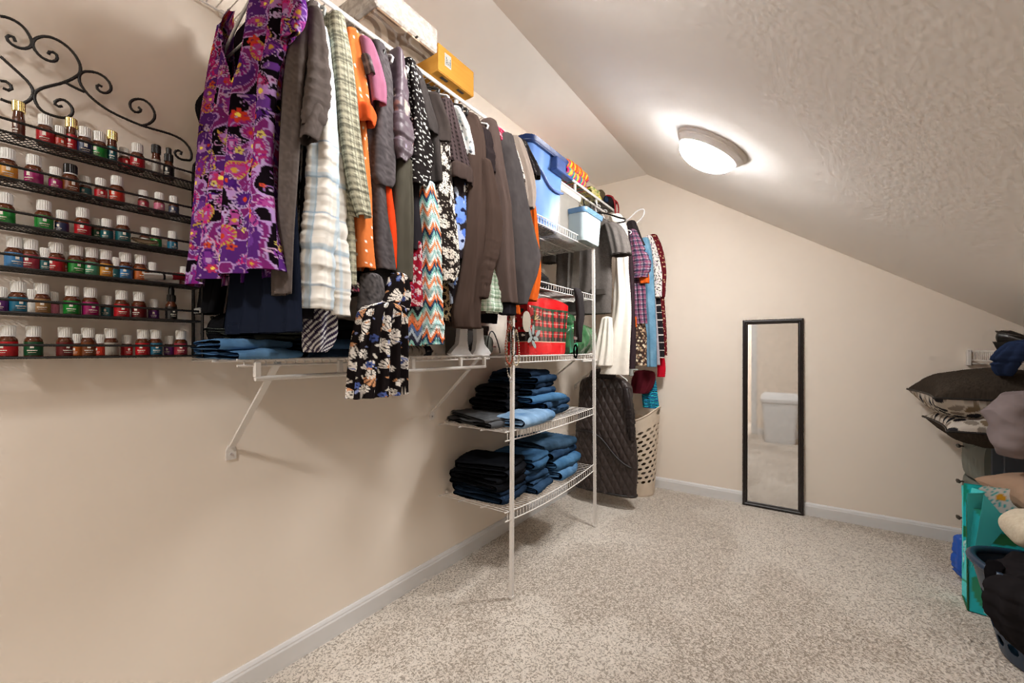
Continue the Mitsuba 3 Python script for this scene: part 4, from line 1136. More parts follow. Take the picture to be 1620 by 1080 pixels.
fab(k, 'crown', lump((.075, .515, zl + .075), (.052, .045, .052), .3, n=(2, 2.1), amp=.003, wrinkle=.002, pat=plain('#141416', .15, 200), seed=41, flat=False, tilt=.5))
fab(k, 'brim', lump((.095, .50, zl + .05), (.042, .042, .008), .2, n=(2.2, 2.2), amp=.002, wrinkle=.001, pat=plain('#121214'), seed=42, tilt=-.2))
put(k, 'button', mikit.ply(trimesh.creation.icosphere(2, 0.005).apply_translation((.05, .487, zl + .115)), mat_of('#2c2c2e')))
# white plastic supports, grey pouch, bits at the far end of that shelf
for i, (y, fl, w) in enumerate(((1.29, -1, 'toe pointing to the near side'), (1.395, 1, 'toe pointing to the far side'))):
    k = thing('boot_shaper', 'white moulded boot shaper standing on the waist-high shelf, %s' % w, 'boot shaper', 'boot shapers')
    poly = [(-.02, .115), (.022, .115), (.02, .06), (.03, .02), (.05, 0), (-.055, 0), (-.075, .008), (-.06, .022), (-.03, .045), (-.022, .08)]
    poly = [(a * fl * -1 if fl > 0 else a, b) for a, b in poly]
    mm = trimesh.creation.extrude_polygon(shapely.Polygon(poly).buffer(.004).buffer(-.002), .022, engine='earcut')
    v = mm.vertices.copy(); mm.vertices = np.stack([.27 + v[:, 2], y + v[:, 0], 1.041 + v[:, 1]], -1)
    put(k, 'body', mikit.ply(mm, 'm_white_plastic', smooth=30))
k = thing('pouch', 'grey pouch with a black cord loop beside the necklaces on the third tower shelf', 'pouch')
fab(k, 'body', lump((.21, 1.535, 1.085), (.03, .05, .045), .3, n=(2.6, 2.6), amp=.003, wrinkle=.002, pat=plain('#6f736c', .1), seed=43))
put(k, 'cord', mikit.ply(tube([(.25, 1.595, 1.05), (.252, 1.565, 1.115), (.248, 1.535, 1.15), (.252, 1.505, 1.12), (.26, 1.49, 1.05)], .0028, 8, step=.006), 'm_black_plastic', smooth=True))
put(k, 'clasp', mikit.ply(box((.235, 1.55, 1.075), (.243, 1.575, 1.081), .001), 'm_chrome'))
k = thing('storage_box', 'dark grey-brown box behind the grey pouch under the brown cardigans', 'box')
put(k, 'box', mikit.ply(box((.03, 1.45, 1.038), (.165, 1.615, 1.17), .004), mat_of('#4b443f', .4))); put(k, 'lid', mikit.ply(box((.026, 1.446, 1.155), (.169, 1.619, 1.18), .004), mat_of('#554d47', .4)))
k = thing('belt', 'brown coiled leather belt on the waist-high shelf beside the white boot shapers', 'belt')
put(k, 'strap', mikit.ply(cat_(*[tube([(.2 + (.04 + .006 * j) * math.cos(a), 1.12 + (.05 + .006 * j) * math.sin(a), 1.055 + .002 * j) for a in np.linspace(0, 6.1, 26)], .006, 8) for j in range(3)]), mat_of('#3f241a'), smooth=True))
fold_stack('scarf', 'grey lace scarf hanging over the waist-high shelf beside the zigzag dress', 'scarf', (.2, 1.03, zl), (.09, .05, .03), 0, [pat_scatter('#8a837a', [(.012, (.003, .005), dot('#3f3a37'))])], 36)
fold_stack('jeans', 'black jeans lying in the dark middle of the waist-high shelf', 'jeans', (.14, 1.09, zl), (.11, .07, .04), 0, [DK, DK], 37)

# necklaces on the near post
BEAD = [('#b07a3c', 'amber and gold bead necklace, longest of the bunch on the near post', .20, .012), ('#c9c4bb', 'silver chain necklace with a pendant hanging on the near post', .235, .02), ('#c4572a', 'orange bead necklace hanging on the near post', .165, .03), ('#2a2624', 'black bead necklace with a ring hanging on the near post', .12, .004), ('#d9cdb4', 'cream pearl necklace hanging on the near post', .15, -.008)]
sph = trimesh.creation.icosphere(1, 1.0)
for i, (c, lb, ln, off) in enumerate(BEAD):
    k = thing('necklace', lb, 'necklace', 'necklaces on the shelf post')
    a = np.linspace(0, 2 * np.pi, 44, endpoint=False)
    top = 1.195 - .012 * i
    w = .018 + .004 * (i % 3)
    pts = np.stack([np.full(44, .424 + .004 * i), 1.445 - off + w * np.sin(a) * (1 - .35 * np.cos(a)), top - ln / 2 + ln / 2 * np.cos(a) * 1.0], -1)
    put(k, 'strand', mikit.ply(tube(np.vstack([pts, pts[:1]]), .0009, 5), mat_of('#8a6a3a')))
    r = np.random.default_rng(i)
    put(k, 'beads', mikit.ply(cat_(*[sph.copy().apply_scale(r.uniform(.0022, .0042)).apply_translation(p) for p in pts]), mat_of(c, .12), smooth=True), kind='stuff')
    if i in (1, 3): put(k, 'pendant', mikit.ply(trimesh.creation.torus(.008, .0018).apply_transform(TR(pts[22] + np.array([0.004, 0, -.010])) @ RZ(math.pi / 2, (0, 1, 0))), 'm_chrome'))

# ------------------------------------------------------------------ on the topmost shelf of the long rail
scene['m_bin'] = two({'type': 'principled', 'base_color': proc(lambda p, n, uv: mix(lin('#a9a29a').tolist(), lin('#c4bfb8').tolist(), smoothstep(.35, .65, fbm(p.x * 90, p.y * 90, p.z * 90, 3)))), 'roughness': .35, 'specular': .4})
scene['m_bin_clear'] = two({'type': 'principled', 'base_color': proc(lambda p, n, uv: mix(lin('#8a715c').tolist(), lin('#c9b39c').tolist(), smoothstep(.55, .8, dr.abs(dr.sin(26 * fbm(p.x * 7, p.y * 5, 3.0, 2)))))), 'roughness': .08, 'specular': .7})
k = thing('storage_bag', 'flat speckled white storage bag with a clear brown underside on the top shelf', 'storage bag')
put(k, 'bag', mikit.ply(box((.03, .775, 2.082), (.405, 1.03, 2.165), .006), 'm_bin', smooth=20))
put(k, 'clear_base', mikit.ply(box((.04, .785, 2.0765), (.398, 1.022, 2.083), .002), 'm_bin_clear'), 'glossy clear brown underside')
put(k, 'snap', mikit.ply(box((.398, .93, 2.078), (.409, .937, 2.082), .001), mat_of('#4a4038')))
scene['m_card'] = two({'type': 'diffuse', 'reflectance': proc(lambda p, n, uv: mix(lin('#c68c3c').tolist(), lin('#d29a4a').tolist(), fbm(p.x * 30, p.y * 6, p.z * 120, 2)))})
k = thing('cardboard_box', 'yellow-brown cardboard box with a white label on the top shelf', 'box')
put(k, 'box', mikit.ply(box((.06, 1.085, 2.0765), (.348, 1.282, 2.176), .0015), 'm_card'))
put(k, 'lid_flap', mikit.ply(box((.345, 1.084, 2.079), (.3505, 1.283, 2.177), .001), 'm_card'))
for y in (1.135, 1.225):
    put(k, 'slot', mikit.ply(box((.325, y - .017, 2.0755), (.336, y + .017, 2.0775)), mat_of('#3a2610', .5)))
lb = put(k, 'label', mikit.ply(box((.350, 1.118, 2.112), (.3512, 1.152, 2.160)), mat_of('#e4e2de', .3)), 'white address label')
put(lb, 'print', mikit.ply(cat_(*[box((.351, 1.124 + .007 * j, 2.118), (.3516, 1.1265 + .007 * j, 2.118 + .03 - .006 * (j % 3)), 0) for j in range(4)]), mat_of('#5f6066', .4)))

# ------------------------------------------------------------------ shelf tower contents
def tapered_box(x0, x1, y0, y1, z0, z1, tap=.9, rad=.03, nz=10, wall=None):
    import shapely
    cx, cy = (x0 + x1) / 2, (y0 + y1) / 2
    ring = shapely.box(x0 - cx + rad, y0 - cy + rad, x1 - cx - rad, y1 - cy - rad).buffer(rad, quad_segs=6).exterior
    pr = np.array([ring.interpolate(t, normalized=True).coords[0] for t in np.linspace(0, 1, 97)[:-1]])
    V = []
    prof = [(0.86 * tap, z0), (0.97 * tap, z0), (tap, z0 + .01)] + [(tap + (1 - tap) * t, z0 + .01 + (z1 - z0 - .01) * t) for t in np.linspace(.1, 1, nz)]
    for s, z in [(0.01, z0)] + prof + [(0.97, z1), (0.96, z1 - .02)]:
        V.append(np.c_[pr * s, np.full(96, z)] + [cx, cy, 0])
    V = np.array(V)
    return trimesh.Trimesh(V.reshape(-1, 3), grid_faces(len(V), 96)[:, ::-1], process=False)


scene['m_blue_tote'] = two({'type': 'principled', 'base_color': proc(lambda p, n, uv: mix(lin('#5578b4').tolist(), lin('#93add8').tolist(), smoothstep(.35, .7, noise(p.y * 16 + p.x * 16, p.z * 3)))), 'roughness': .2, 'specular': .5})
zt = 1.672
k = thing('storage_tote', 'blue translucent storage tote with a navy lid on top of the shelf tower', 'storage tote')
put(k, 'tub', mikit.ply(tapered_box(.06, .415, 1.60, 1.955, zt, zt + .355, .86, .045), 'm_blue_tote', smooth=35))
put(k, 'base', mikit.ply(tapered_box(.087, .387, 1.627, 1.928, zt - .001, zt + .055, .985, .04, 4), mat_of('#26304e', .2), smooth=35), 'dark navy folded base')
lid = cat_(tapered_box(.035, .44, 1.575, 1.98, zt + .345, zt + .368, .97, .055, 4), box((.06, 1.60, zt + .362), (.415, 1.955, zt + .385), .02))
put(k, 'lid', mikit.ply(lid, mat_of('#2c4a86', .2), smooth=30), 'navy blue lid')
h = put(k, 'handle', mikit.ply(cat_(box((.408, 1.80, zt + .285), (.445, 1.90, zt + .345), .004), box((.41, 1.79, zt + .275), (.45, 1.97, zt + .290), .004)), mat_of('#3f5f9c', .2)))
put(k, 'rib', mikit.ply(tube([(.412, 1.64, zt + .24), (.414, 1.70, zt + .245), (.413, 1.76, zt + .21), (.413, 1.83, zt + .19), (.413, 1.92, zt + .20)], .006, 8, step=.01), mat_of('#7390c4', .2), smooth=True))
k = thing('storage_tote', 'grey storage bin with white lid behind the blue tote on the shelf tower', 'storage tote')
put(k, 'tub', mikit.ply(tapered_box(.05, .36, 1.97, 2.25, zt, zt + .27, .93, .03), mat_of('#9a968f', .3), smooth=35))
put(k, 'lid', mikit.ply(cat_(tapered_box(.04, .37, 1.962, 2.26, zt + .255, zt + .285, .98, .03, 4), box((.06, 1.985, zt + .28), (.35, 2.24, zt + .30), .01)), mat_of('#cfcac3', .25), smooth=30), 'off-white lid')
k = thing('food_container', 'frosted clear plastic container with a light blue lid on the tower beside the grey bin', 'container')
put(k, 'tub', mikit.ply(tapered_box(.27, .455, 2.10, 2.345, zt + .001, zt + .165, .9, .03), two({'type': 'principled', 'base_color': rgb('#c3cfd0'), 'roughness': .2, 'specular': .5, 'spec_trans': .25}) if False else mat_of('#c3cfd0', .15), smooth=35))
put(k, 'lid', mikit.ply(cat_(tapered_box(.26, .465, 2.09, 2.355, zt + .152, zt + .178, .98, .03, 4), box((.275, 2.105, zt + .173), (.45, 2.34, zt + .184), .006)), mat_of('#7da3c0', .2), smooth=30), 'light blue lid')
# upper short shelf: bright folded bags and bits
zu = ZT + .014
fold_stack('beach_bag', 'folded red, orange and teal striped beach bag on the short top shelf', 'bag', (.17, 2.33, zu), (.13, .17, .055), 0, [stripes_h(['#1f7f86', '#d8a93c', '#b8245c'], .05, .02), stripes_h(['#d8452a', '#e0782a', '#a8206a', '#c9b43a'], .055, .03)], 51)
fold_stack('towel', 'yellow and green patterned cloth on the short top shelf beside the beach bag', 'towel', (.18, 2.62, zu), (.11, .10, .03), 0, [pat_scatter('#b9b07a', [(.03, (.008, .014), flower('#c9b82c', ['#d8c93a', '#5f7a4a']))])], 52)
k = thing('yoga_mat', 'dark olive rolled cloth lying across the short top shelf', 'rolled cloth')
fab(k, 'roll', cloth([(.03, 2.72, zu + .045, .04, .04), (.17, 2.72, zu + .046, .042, .042), (.31, 2.73, zu + .045, .04, .04)], plain('#4a4130', .15), ax=(0, 1, 0), ay=(0, 0, 1), fold=.002, wr=.002, close_end=True, seed=61))
fab(k, 'buckle_end', cloth([(.30, 2.735, zu + .02, .02, .02), (.325, 2.735, zu + .02, .02, .02), (.335, 2.735, zu + .01, .018, .015)], plain('#1f2a3c'), ax=(0, 1, 0), ay=(0, 0, 1), fold=.001, close_end=True, seed=62))
k = thing('handbag', 'red and black strappy bag hanging over the end of the short top shelf', 'handbag')
fab(k, 'body', lump((.21, 2.92, zu + .05), (.1, .09, .05), .2, amp=.006, wrinkle=.005, pat=plain('#231d1e', .1), seed=63))
put(k, 'strap', mikit.ply(cat_(tube([(.26, 2.86, zu + .09), (.31, 2.87, zu + .075), (.325, 2.89, zu + .0), (.32, 2.9, zu - .10), (.31, 2.91, zu - .14)], .007, 8, step=.01), tube([(.27, 2.93, zu + .08), (.318, 2.93, zu + .06), (.33, 2.94, zu - .02), (.322, 2.93, zu - .12)], .006, 8, step=.01)), mat_of('#b3242a', .3), smooth=True), 'red strap')
# red gift-style bag
def bag_pat(u, v, rng):
    col = plaid('#a3191f', [('#16211f', .052, .022, .0, .85), ('#c9c3b4', .052, .0025, .45, .55), ('#1f4a34', .104, .016, .25, .6)], .0008)(u, v, rng)
    return col


zb = 1.038
k = thing('tote_bag', 'glossy red plaid holiday bag with a leaf print on the third tower shelf', 'tote bag')
bm = tapered_box(.25, .375, 1.63, 2.045, zb, zb + .27, .96, .012, 30)
v = bm.vertices.copy()
v[:, 0] += .012 * np.sin(v[:, 1] * 19 + 1) * np.clip((v[:, 2] - zb) / .2, 0, 1) + .016 * (meshkit.fbm(v * 9, 3, 5) - .5)
v[:, 2] += np.where(v[:, 2] > zb + .2, .02 * np.sin(v[:, 1] * 11), 0)
bm.vertices = v
bm = bm.subdivide().subdivide()
v = bm.vertices
colr = bag_pat(v[:, 1], v[:, 2] - zb, np.random.default_rng(1))
colr[(v[:, 2] < zb + .065)] = lin('#c4161c'); colr[(v[:, 2] > zb + .235)] = lin('#c0161c')
colr[(np.abs(v[:, 2] - zb - .065) < .0022)] = lin('#cfae9a')
ll = ((v[:, 1] < 1.70 - (v[:, 2] - zb - .06) * .25) & (v[:, 2] > zb + .065) & (v[:, 2] < zb + .235))
sp_ = meshkit.noise(v * 60, 3)
colr[ll] = np.where((sp_[ll] > .8)[:, None], lin('#d9d2c8'), np.where((sp_[ll] < .28)[:, None], lin('#27312a'), lin('#a8141b')))
dk = ll & (v[:, 2] < zb + .11)
colr[dk] = np.where((sp_[dk] > .82)[:, None], lin('#e4ded4'), lin('#241a1b'))
put(k, 'bag', mikit.ply(bm, 'm_gloss', smooth=True, color=colr))


def flat_on_bag(poly, thick=.002):
    m = trimesh.creation.extrude_polygon(poly, thick, engine='earcut')
    v = m.vertices.copy()
    m.vertices = np.stack([.397 + v[:, 2], v[:, 0], v[:, 1]], -1)
    return m


orn = shapely.Polygon([(1.600 + .033 * math.cos(a) * (1 - .25 * math.sin(a) * (math.sin(a) < 0)), 1.205 + (.036 if math.sin(a) > 0 else .06) * math.sin(a)) for a in np.linspace(0, 2 * np.pi, 40)[:-1]])
put(k, 'ornament', mikit.ply(flat_on_bag(orn), mat_of('#d5cfc2', .3)), 'cream ornament shape')
put(k, 'ornament_cap', mikit.ply(flat_on_bag(shapely.Polygon([(1.585, 1.24), (1.655, 1.245), (1.66, 1.226), (1.63, 1.225), (1.61, 1.27)]), .003), mat_of('#b3191f', .3)))
for j, (y, z, a) in enumerate(((1.62, 1.105, .6), (1.632, 1.135, 1.9), (1.655, 1.145, 1.5), (1.668, 1.118, -.2), (1.69, 1.135, .6), (1.655, 1.098, -.8))):
    lf = shapely.affinity.rotate(shapely.Point(0, 0).buffer(1, quad_segs=8), 0)
    lf = shapely.affinity.translate(shapely.affinity.rotate(shapely.affinity.scale(shapely.Point(0, 0).buffer(1, quad_segs=8), .024, .0105), math.degrees(a)), y + .012 * math.cos(a), z + .012 * math.sin(a))
    put(k, 'leaf', mikit.ply(flat_on_bag(lf), mat_of('#b9c3c2', .3)), 'pale grey printed leaf' if j == 0 else None)
put(k, 'twig', mikit.ply(cat_(*[tube([(.399, 1.665, 1.205), (.399, 1.68 + .012 * j, 1.245 - .012 * j)], .0022, 6) for j in range(4)]), mat_of('#c9b26a', .3)))
k = thing('plastic_bag', 'green glossy plastic bag slumped beside the red bag on the tower shelf', 'plastic bag')
fab(k, 'bag', lump((.25, 2.32, zb + .095), (.12, .20, .10), .05, n=(2.4, 2.8), amp=.02, wrinkle=.016, wf=(9, 14), pat=heather('#2f5a38', '#3f6e48', 30), seed=71, res=.007), 'm_gloss')
fab(k, 'knot', lump((.25, 2.21, zb + .20), (.07, .07, .05), .3, amp=.014, wrinkle=.012, pat=plain('#274d31'), seed=72, res=.007), 'm_gloss')
k = thing('gift_tag', 'mint green paper triangle between the red bag and the green bag', 'paper')
put(k, 'sheet', mikit.ply(trimesh.convex.convex_hull(np.array([(.385 + d, y, z) for d in (0, .002) for y, z in ((2.055, 1.045), (2.055, 1.20), (2.155, 1.09), (2.12, 1.06))])), mat_of('#4fc39a', .3)))
# on the fourth shelf
zc = 1.366
k = thing('sweatpants', 'black knitted clothes heap with a brim on the fourth tower shelf', 'clothes heap')
fab(k, 'heap', lump((.25, 1.75, zc + .045), (.13, .15, .05), .2, amp=.016, wrinkle=.012, wf=(14, 26), pat=heather('#1b1a1a', '#343231', 120), seed=73, res=.007))
fab(k, 'band', lump((.375, 1.78, zc + .012), (.03, .10, .014), .1, amp=.003, wrinkle=.002, pat=plain('#211f20'), seed=74))
k = thing('trousers', 'dark grey trouser leg draped over the lip of the fourth tower shelf', 'trousers')
fab(k, 'top', lump((.30, 2.10, zc + .02), (.11, .06, .022), .1, amp=.006, wrinkle=.006, pat=plain('#2b2829', .1), seed=75))
fab(k, 'leg', cloth([(.41, 2.085, zc + .04, .016, .03), (.428, 2.09, zc - .03, .018, .036), (.428, 2.10, zc - .11, .018, .034), (.425, 2.085, zc - .19, .016, .026), (.42, 2.10, zc - .26, .012, .016)], plain('#2e2b2c', .1), seed=76, fold=.003))
k = thing('belt', 'brown belt with a chrome buckle hanging in front of the third tower shelf', 'belt')
put(k, 'strap', mikit.ply(trimesh.convex.convex_hull(np.array([(.42 + d, 2.045 + o + w, z) for d in (0, .004) for w in (-.011, .011) for o, z in ((0, 1.22), (.002, 1.10))])), mat_of('#2b211c', .25)))
bk = [(.424, 2.048 + .019 * math.cos(a), 1.055 + .034 * math.sin(a)) for a in np.linspace(0, 2 * np.pi, 30)]
put(k, 'buckle', mikit.ply(tube(bk, .0042, 8), 'm_chrome', smooth=True)); put(k, 'keeper', mikit.ply(box((.418, 2.033, 1.118), (.428, 2.063, 1.135), .002), 'm_chrome'))
put(k, 'prong', mikit.ply(tube([(.428, 2.048, 1.095), (.430, 2.048, 1.03)], .002, 6), 'm_chrome'))
# jeans on the second and lowest shelves
z2, z1 = .716, .372
fold_stack('jeans', 'grey folded jeans spread flat at the near end of the second tower shelf', 'jeans', (.17, 1.60, z2), (.17, .13, .022), -.15, [DG, DG], 81)
fold_stack('jeans', 'light blue frayed jeans leg beside the post on the second tower shelf', 'jeans', (.335, 1.66, z2), (.075, .15, .026), .1, [denim('#5b7fa6', '#9ab8d2')], 82)
fold_stack('jeans', 'dark blue jeans at the bottom of the tall stack on the second tower shelf', 'jeans', (.20, 1.96, z2), (.17, .17, .040), .1, [DB, DB], 83)
fold_stack('jeans', 'mid blue rolled jeans in the middle of the tall stack on the second shelf', 'jeans', (.19, 1.88, z2 + .078), (.15, .13, .035), -.1, [denim('#2f5478', '#5f8db5'), DB], 84)
fold_stack('jeans', 'navy folded jeans topmost of the tall stack on the second tower shelf', 'jeans', (.18, 1.90, z2 + .146), (.14, .14, .045), .08, [DD, DB, DD], 85)
fold_stack('trousers', 'black trousers folded behind the near post on the second tower shelf', 'trousers', (.14, 1.70, z2 + .045), (.1, .07, .06), .1, [plain('#1b1c20', .1), plain('#1d1e22', .1)], 86)
fold_stack('jeans', 'black crumpled jeans heap at the near end of the lowest tower shelf', 'jeans', (.20, 1.58, z1), (.16, .12, .09), .1, [DD, DK, DK], 87, n=(2.2, 2.6))
fold_stack('jeans', 'dark blue jeans with white stitching in the middle of the lowest tower shelf', 'jeans', (.23, 1.80, z1 - .012), (.13, .10, .085), .05, [DB, DB, denim('#28486b', '#50799f')], 88)
fold_stack('jeans', 'pale blue folded jeans at the bottom of the far stack on the lowest shelf', 'jeans', (.24, 2.06, z1 - .006), (.13, .15, .055), .1, [DM, denim('#2f5478', '#5f8db5')], 89)
fold_stack('jeans', 'dark indigo jeans topmost of the far stack on the lowest tower shelf', 'jeans', (.235, 2.05, z1 + .104), (.13, .15, .045), .0, [denim('#1b2c44', '#3f5d7e'), denim('#2b4258', '#53718e')], 90)

# ------------------------------------------------------------------ clothes in the corner
HANG.clear()
lin_j = heather('#4a4643', '#5b5653', 160)
k = thing('jacket', 'charcoal linen short-sleeved jacket hanging open beside the shelf tower', 'jacket')
fab(k, 'body', cloth([(.30, 2.46, 1.90, .05, .02), (.29, 2.46, 1.86, .15, .03), (.29, 2.45, 1.78, .19, .036), (.285, 2.44, 1.6, .18, .04), (.285, 2.43, 1.42, .19, .04), (.285, 2.42, 1.285, .195, .044)], lin_j, du=.006, fold=.008, lam=.11, wr=.005, seed=301, cut=lambda p: (p[:, 1] < 2.44) & (np.abs(p[:, 0] - .235) < .035 + .02 * (1.86 - p[:, 2])) & (p[:, 2] > 1.30)))
fab(k, 'sleeve', cloth([(.46, 2.44, 1.845, .035, .035), (.50, 2.43, 1.78, .055, .05), (.53, 2.42, 1.69, .06, .055), (.545, 2.41, 1.625, .058, .052)], lin_j, du=.005, fold=.004, seed=302))
fab(k, 'sleeve', cloth([(.10, 2.44, 1.845, .035, .035), (.06, 2.43, 1.75, .045, .045), (.05, 2.42, 1.64, .045, .045)], lin_j, du=.007, fold=.004, seed=303))
fab(k, 'lapel', cloth([(.345, 2.412, 1.875, .025, .008), (.36, 2.40, 1.83, .04, .010), (.34, 2.40, 1.77, .022, .008), (.31, 2.40, 1.70, .006, .006)], lin_j, du=.005, fold=.001, seed=304, close_end=True))
put(k, 'pocket_flap', mikit.ply(box((.36, 2.372, 1.395), (.46, 2.384, 1.435), .004), matte('#433f3c')))
put(k, 'cuff_band', mikit.ply(tube([(.545 + .061 * math.cos(a), 2.41 + .055 * math.sin(a), 1.632) for a in np.linspace(0, 2 * np.pi, 30)], .004, 6), matte('#3f3b39')))
k = thing('tank_top', 'light grey knit top showing inside the open charcoal jacket', 'top')
fab(k, 'front', cloth([(.24, 2.455, 1.84, .05, .01), (.24, 2.455, 1.7, .07, .012), (.24, 2.45, 1.45, .08, .012)], heather('#9a9590', '#b5b0aa', 100), du=.007, fold=.004, seed=305))
hanger(2.46, 'black', w=.16, label='black plastic hanger holding the charcoal linen jacket', drop=.03)
hanger(2.56, 'black', w=.22, label='black clip hanger sticking out past the light blue container lid', drop=-.005)


def corner(name, label, cat, pat, strips, body=None, group=None, **kw):
    return garment(name, label, cat, pat, strips, body, hang=None, **kw)


corner('dress', 'long white cotton dress hanging behind the charcoal jacket', 'dress', plain('#d8d2c8', .05),
       [('front', [(972, 338, 10), (981, 365, 12), (984, 420, 11), (984, 480, 13), (977, 545, 19), (971, 592, 23)], {'Y': 2.64, 'ry': .03, 'fold': .008, 'lam': .07}),
        ('overskirt', [(960, 500, 8), (955, 545, 14), (950, 578, 17)], {'Y': 2.60, 'ry': .02, 'fold': .006})])
corner('maroon_dress', 'dark plum-black long dress right of the white dress', 'dress', plain('#30262a', .1),
       [('front', [(990, 365, 5), (994, 420, 8), (995, 480, 9), (997, 540, 9), (995, 583, 10)], {'Y': 2.76, 'ry': .02})])
corner('black_top', 'black strap top with a dark shoulder beside the empty white hanger', 'top', plain('#262223'),
       [('shoulder', [(998, 348, 6), (1004, 370, 8), (1012, 388, 8)], {'Y': 2.84, 'ry': .02})])
corner('corner_plaid_shirt', 'purple, navy and white plaid shirt with ruffled sleeve in the corner', 'shirt', plaid('#4a3f52', [('#b9a9b4', .034, .003, 0, .8), ('#7a4258', .034, .012, .3, .6), ('#23263a', .034, .007, .7, .7)], .001),
       [('sleeve', [(1001, 362, 4), (1008, 395, 11), (1012, 420, 15), (1009, 440, 13)], {'Y': 2.82, 'ry': .03, 'res': .0035, 'crease': .012}),
        ('tail', [(1008, 430, 8), (1011, 465, 11), (1013, 495, 11), (1015, 512, 10)], {'Y': 2.86, 'ry': .02, 'res': .0035})])
corner('orange_cuff_top', 'top with a small orange cuff in the corner between plaid and denim', 'top', plain('#b8501c', .1),
       [('cuff', [(1016, 422, 5), (1019, 438, 8), (1020, 448, 7)], {'Y': 2.84, 'ry': .02}), ('hem', [(1004, 500, 4), (1004, 518, 4)], {'Y': 2.84, 'ry': .015})])
corner('brown_floral_top', 'brown top with small cream flowers hanging low in the corner', 'top', pat_scatter('#3a2c27', [(.022, (.007, .011), flower('#c9b89a', ['#a58c72', '#d4c6b0', '#7d6453']))]),
       [('front', [(1010, 490, 6), (1010, 520, 11), (1007, 550, 15), (1006, 578, 16)], {'Y': 2.88, 'ry': .03, 'res': .0035})])
corner('denim_shirt', 'long blue denim shirt hanging in the corner', 'shirt', denim('#4a7490', '#7fa3b8'),
       [('front', [(1020, 375, 5), (1024, 410, 8), (1026, 450, 9), (1029, 520, 9), (1031, 580, 8)], {'Y': 2.97, 'ry': .03, 'fold': .004})])
corner('grey_tunic', 'pale lavender-grey tunic edge beside the denim shirt in the corner', 'tunic', plain('#9b949b', .06),
       [('hem', [(1033, 470, 4), (1036, 530, 6), (1038, 577, 7)], {'Y': 3.03, 'ry': .015})])
corner('cat_print_blouse', 'black and white floral blouse with a short sleeve in the corner', 'blouse', pat_scatter('#d0cac4', [(.03, (.010, .015), swirl), (.022, (.006, .012), leaf(['#262122', '#2d2829', '#3a3334']))]),
       [('sleeve', [(1026, 372, 5), (1033, 405, 9), (1037, 440, 10), (1037, 470, 9)], {'Y': 3.08, 'ry': .03, 'res': .0035})])
corner('striped_dress', 'black dress with thin white stripes in the corner before the maroon top', 'dress', stripes_h(['#221f22'] * 8 + ['#d9d3cf'], .055),
       [('front', [(1038, 460, 5), (1041, 520, 8), (1042, 566, 9)], {'Y': 3.13, 'ry': .02, 'res': .004})])
corner('maroon_top', 'maroon dotted long top last in the corner against the back wall', 'top', pat_scatter('#571a20', [(.03, (.004, .006), dot('#c9b48f'))]),
       [('sleeve', [(1032, 370, 6), (1042, 400, 7), (1047, 440, 7), (1046, 470, 6)], {'Y': 3.17, 'ry': .02, 'res': .004}), ('front', [(1046, 460, 4), (1049, 520, 4), (1051, 562, 4)], {'Y': 3.19, 'ry': .02, 'res': .004})])
corner('red_top', 'bright red top hem low in the corner', 'top', plain('#b5182a', .08),
       [('hem', [(1045, 560, 5), (1046, 582, 6), (1045, 596, 6)], {'Y': 3.2, 'ry': .015})])
corner('dark_shirts', 'dark red shirt hem above the hamper in the corner', 'shirt', plain('#4f1a22', .1),
       [('hem', [(1020, 585, 14), (1018, 600, 18), (1012, 622, 12)], {'Y': 3.05, 'ry': .02})])
corner('turquoise_leggings', 'turquoise and navy striped leggings hanging into the hamper', 'leggings', stripes_h(['#1f8fb0', '#1a1f3c', '#2fb4c0', '#23306a'], .026, .03),
       [('leg', [(1026, 588, 10), (1027, 615, 12), (1030, 645, 13)], {'Y': 3.1, 'ry': .02, 'res': .003})])
k = thing('clothes_hanger', 'empty white tubular hanger tilted up at the end of the corner rod', 'clothes hanger')
hp = [at(px, py, 1, 2.9) for px, py in ((986, 350), (1000, 341), (1014, 331), (1018, 331), (1019, 337), (1010, 350), (1000, 360), (1004, 362), (1007, 367), (1003, 371))]
put(k, 'arms', mikit.ply(tube(hp[:7], .0048, 8, step=.008), 'm_white_plastic', smooth=True)); put(k, 'hook', mikit.ply(tube(hp[6:], .004, 8, step=.008), 'm_white_plastic', smooth=True))
for j, (y, kd, lb) in enumerate(((2.64, 'white', 'white hanger holding the long white dress'), (2.76, 'white', 'white hanger of the plum-black dress in the corner'), (2.97, 'white', 'white hanger of the denim shirt in the corner'), (3.13, 'white', 'white hanger of the striped dress in the corner'), (3.18, 'black', 'black hanger of the maroon top in the corner'))):
    hanger(y, kd, label=lb, w=.19, z=ZR + .01, drop=.03)
# clip hangers on the lower rod
k = thing('clothes_hanger', 'white clip hanger on the lower corner rod above the quilted vest', 'clothes hanger')
put(k, 'bar', mikit.ply(tube([(.16, 2.86, .935), (.50, 2.86, .925)], .005, 8), 'm_clear_plastic', smooth=True))
put(k, 'clip', mikit.ply(box((.40, 2.845, .885), (.425, 2.875, .94), .004), 'm_clear_plastic')); put(k, 'clip', mikit.ply(box((.44, 2.845, .88), (.465, 2.875, .935), .004), 'm_clear_plastic'))
put(k, 'hook', mikit.ply(tube([(.325, 2.86, .993), (.318, 2.86, 1.007), (.306, 2.86, 1.007), (.30, 2.86, .99), (.31, 2.86, .965), (.32, 2.86, .932)], .0035, 8, step=.004), 'm_chrome', smooth=True))


# quilted vest
def quilt(u, v, rng):
    return plain('#312826', .1, 40)(u, v, rng)


